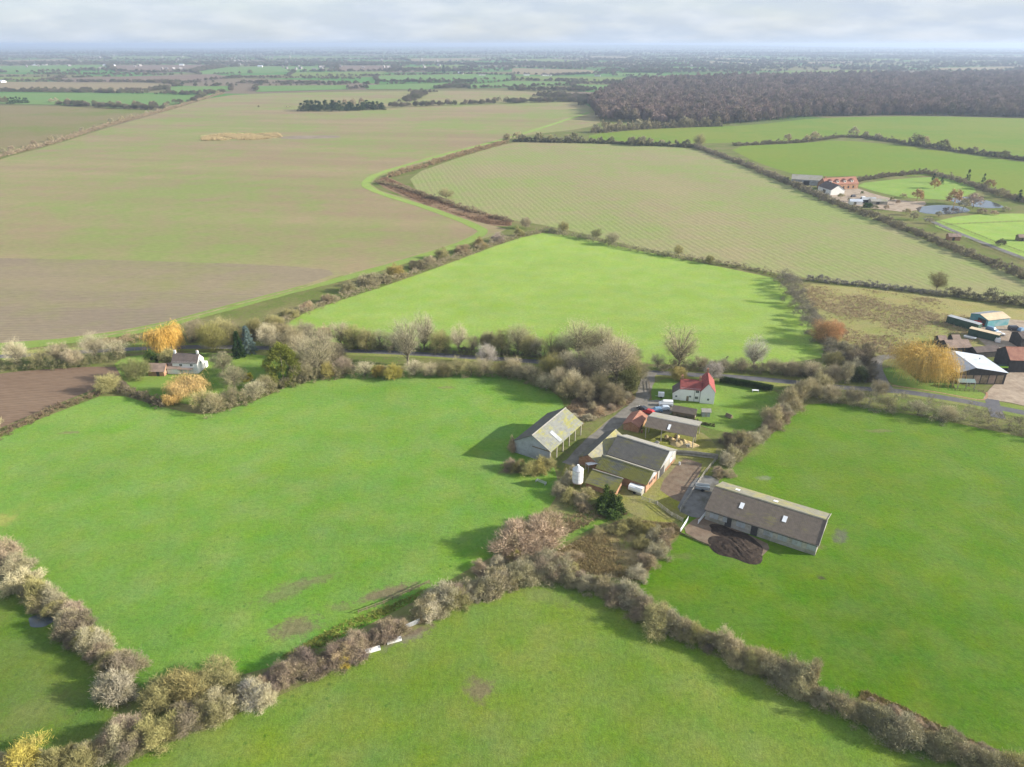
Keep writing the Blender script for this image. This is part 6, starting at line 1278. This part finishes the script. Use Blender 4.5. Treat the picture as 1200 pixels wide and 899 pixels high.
s = rs.uniform(0.7, 1.4, len(q)); sz = np.stack([s, s, s * rs.uniform(1.05, 1.45, len(q))], 1) * np.where(q[:, 1:2] < 2000, 1.08, 1.3)
WOOD = [(FARB[0], (0.18, .135, .115)), (FARB[1], (0.23, .17, .145)), (FARB[2], (0.14, .115, .09)), (FARB[3], (0.20, .17, .12)), (FARB[1], (0.30, .225, .195)), (FARB[2], (0.165, .145, .095))]
print('wood trees', len(q))
mass('woodland', 'wide brown leafless wood filling the upper right distance', np.concatenate([q, np.zeros((len(q), 1))], 1), sz, WOOD, 5)
# hedges and belts of the far farmland
P_ = []
for px, k in FAR:
    w_ = [np.array(g(*p)) for p in px]
    for a, b in zip(w_, w_[1:] + w_[:1]):
        L = np.linalg.norm(b - a)
        if rs.rand() < 0.2: continue
        m = int(L / rs.choice([7, 11, 16])); t = rs.rand(m, 1); P_.append(a * (1 - t) + b * t + rs.normal(size=(m, 2)) * 4)
def belt(u0, v0, u1, v1, cnt, spread):
    a, b = np.array(g(u0, v0)), np.array(g(u1, v1)); t = rs.rand(cnt, 1); P_.append(a * (1 - t) + b * t + rs.normal(size=(cnt, 2)) * spread)
for bl in [(38, 87, 180, 88, 150, 25), (60, 95.5, 240, 97.5, 140, 14), (0, 107.5, 140, 109, 130, 8), (150, 108, 260, 100.5, 100, 8), (380, 87.5, 470, 91, 80, 25), (0, 75, 300, 75.5, 500, 120), (300, 74, 600, 76, 500, 130), (280, 97.5, 420, 98.5, 150, 16), (230, 90.5, 420, 93, 160, 20), (60, 122, 105, 125, 70, 5), (405, 104, 480, 103, 80, 25), (505, 104, 560, 102, 80, 18), (600, 105.5, 700, 107, 130, 14), (640, 113, 705, 118, 160, 22), (600, 121, 690, 118.5, 110, 5), (600, 97, 740, 98.5, 130, 6), (650, 95, 740, 93, 130, 16), (440, 96.5, 560, 96.5, 120, 7), (560, 99, 680, 100.5, 100, 6), (690, 104, 745, 95, 120, 18), (475, 120, 500, 108, 90, 12), (200, 112, 262, 109, 60, 5), (500, 84, 560, 84, 90, 30), (610, 76, 700, 78.5, 240, 60), (720, 84, 780, 85, 140, 60), (640, 89, 715, 86.5, 90, 20), (190, 92, 280, 92, 70, 12), (650, 110, 690, 124, 70, 16), (455, 126, 600, 121, 70, 3), (105, 126, 190, 129, 60, 3)]: belt(*bl)
near_far = np.concatenate(P_)
# far beyond: scattered belts that thicken towards the horizon
bel = []
for _ in range(520):
    y = 3300 * (10500 / 3300) ** (rs.rand() ** 0.9); x = rs.uniform(-.8, .8) * y; a = rs.normal() * .35; L = rs.uniform(150, 900); m = int(L / 20)
    t = rs.uniform(-.5, .5, m); bel.append(np.stack([x + t * L * math.cos(a), y + t * L * math.sin(a)], 1) + rs.normal(size=(m, 2)) * rs.choice([5, 12, 40]))
for _ in range(420):
    y = 9000 * (24000 / 9000) ** rs.rand(); x = rs.uniform(-.8, .8) * y; a = rs.normal() * .25; L = rs.uniform(400, 2200); m = int(L / 45)
    t = rs.uniform(-.5, .5, m); bel.append(np.stack([x + t * L * math.cos(a), y + t * L * math.sin(a)], 1) + rs.normal(size=(m, 2)) * rs.choice([15, 60, 160]))
bel = np.concatenate(bel)
# right-hand distance is nearly all woodland
q2 = np.stack([rs.uniform(200, 9000, 26000), rs.uniform(3200, 10500, 26000)], 1)
q2 = q2[(q2[:, 0] > q2[:, 1] * 0.12) & (q2[:, 0] < .85 * q2[:, 1])]
den = np.sin(q2[:, 0] / 520 + 1) + np.sin(q2[:, 1] / 700 + q2[:, 0] / 900) + rs.normal(size=len(q2)) * .35; q2 = q2[den > 0.45]
allp = np.concatenate([near_far, bel, q2])
for px, k in FAR: allp = allp[~in_poly(allp, np.array([g(*p) for p in px]) * 0.97 + np.array([g(*p) for p in px]).mean(0) * 0.03)]
s = rs.uniform(0.5, 1.15, len(allp)) * np.where(allp[:, 1] > 3200, 1.25, 0.85) * np.where(allp[:, 1] > 9000, 1.5, 1.0)
allz = hill_z(allp[:, 0], allp[:, 1])[:, None] * .97
print('far trees', len(allp))
mass('distant_trees', 'distant hedgerow trees and belts fading towards the horizon', np.concatenate([allp, allz], 1), np.stack([s * 1.15, s * 1.15, s], 1), [(FARB[0], (0.17, .145, .105)), (FARB[1], (0.20, .165, .125)), (FARB[2], (0.14, .13, .085)), (FARB[3], (0.17, .165, .095)), (FARB[0], (0.10, .11, .06))], 9)
# scattered village and town roofs far away
V_, F_ = [], []
for _ in range(330):
    y = 3600 * (12500 / 3600) ** rs.rand(); x = rs.uniform(-.78, .35) * y; a = rs.uniform(0, 3.14); L, Wd, hh = rs.uniform(9, 22), rs.uniform(7, 11), rs.uniform(5, 8)
    c, s_ = math.cos(a), math.sin(a); k = len(V_)
    for (lx, ly, lz) in [(-L, -Wd, 0), (L, -Wd, 0), (L, Wd, 0), (-L, Wd, 0), (-L, -Wd, hh), (L, -Wd, hh), (L, Wd, hh), (-L, Wd, hh), (-L, 0, hh * 1.6), (L, 0, hh * 1.6)]:
        V_.append((x + (lx * c - ly * s_) / 2, y + (lx * s_ + ly * c) / 2, lz))
    F_ += [tuple(k + i for i in f) for f in [(0, 1, 5, 4), (1, 2, 6, 9, 5), (2, 3, 7, 6), (3, 0, 4, 8, 7), (4, 5, 9, 8), (6, 7, 8, 9)]]
tag(obj('distant_town', new_mesh('distant_town', V_, F_, plain_mat('distant_walls', (0.27, 0.25, 0.24), 0.8, 0.6, 0.002, 0.2))), 'pale specks of far villages near the horizon', 'town', kind='stuff')
for (u, v, L, Wd, h_, lb) in [(128, 77.5, 60, 25, 8, 'large white far shed at the end of the green field'), (41, 76.8, 28, 18, 7, 'pale far house left of the white shed'), (53, 76.5, 22, 14, 7, 'small pale far house next to the pale one'), (213, 77, 24, 16, 8, 'lone white far house on the brown field'), (305, 78.8, 24, 16, 8, 'white far house above the green field'), (540, 87, 20, 14, 8, 'white far farmhouse by the tall conifer'), (565, 88.5, 26, 10, 5, 'low far farm shed by the trees'), (640, 89, 40, 14, 6, 'long pale far farm building'), (617, 88.5, 22, 12, 6, 'small dark far farm building'), (0, 97, 30, 20, 7, 'white far barn at the left edge'), (700, 89.5, 22, 12, 6, 'pale far cottage in the green fields')]:
    x, y = g(u, v); r = empty('far_building', (x, y, 0), rnd.uniform(-.2, .2))
    MB().box(-L / 2, L / 2, -Wd / 2, Wd / 2, 0, h_ * .7).build('wall', M['white'], r)
    MB().prism([(-Wd / 2 - .4, h_ * .7), (Wd / 2 + .4, h_ * .7), (0, h_ * 1.15)], -L / 2 - .4, L / 2 + .4).build('roof', M['whiteroof'] if 'white' in lb else M['slate'], r)
    for i in range(4):
        xx = -L / 2 + L * (i + .5) / 4; MB().box(xx - 1, xx + 1, -Wd / 2 - .06, -Wd / 2 + .1, h_ * .25, h_ * .5).build('window', M['glass'], r)
    tag(r, lb, 'building', 'far buildings')
far_tree(520, 86.5, 34, 18, DG, 'tall dark conifer beside the white far farmhouse', None, True, 'far_conifer')

# ------------------------------------------------------------------ haze
hz = NB('haze_air'); hz.t.nodes.remove(hz.b)
pv = hz.t.nodes.new('ShaderNodeVolumePrincipled'); pv.inputs['Color'].default_value = (0.60, 0.73, 0.95, 1); pv.inputs['Density'].default_value = 1.05e-4; pv.inputs['Anisotropy'].default_value = 0.2
hz.t.links.new(pv.outputs[0], hz.out.inputs['Volume'])
tag(MB().box(-27000, 27000, -3200, 31000, -1.5, 135).build('haze', hz.m), 'thin pale winter haze over the farmland', kind='stuff')

# ------------------------------------------------------------------ labels of look-alikes: tell them apart by their order from left to right
ONES = ['', 'first', 'second', 'third', 'fourth', 'fifth', 'sixth', 'seventh', 'eighth', 'ninth', 'tenth', 'eleventh', 'twelfth', 'thirteenth', 'fourteenth', 'fifteenth', 'sixteenth', 'seventeenth', 'eighteenth', 'nineteenth']
TENS = {2: ('twenty', 'twentieth'), 3: ('thirty', 'thirtieth'), 4: ('forty', 'fortieth'), 5: ('fifty', 'fiftieth')}
def ordinal(i):
    if i < 20: return ONES[i]
    t, o = divmod(i, 10); return TENS[t][1] if o == 0 else TENS[t][0] + '-' + ONES[o]
same = {}
for o in scene.objects:
    if o.parent is None and 'category' in o and o.get('kind') is None: same.setdefault(o['label'], []).append(o)
for lb, os_ in same.items():
    if len(os_) < 2: continue
    os_.sort(key=lambda o: o.location.x / max(o.location.y, 1))
    for i, o in enumerate(os_): o['label'] = lb + ', ' + (('leftmost' if i == 0 else 'rightmost' if i == len(os_) - 1 else ordinal(i + 1) + ' from left'))
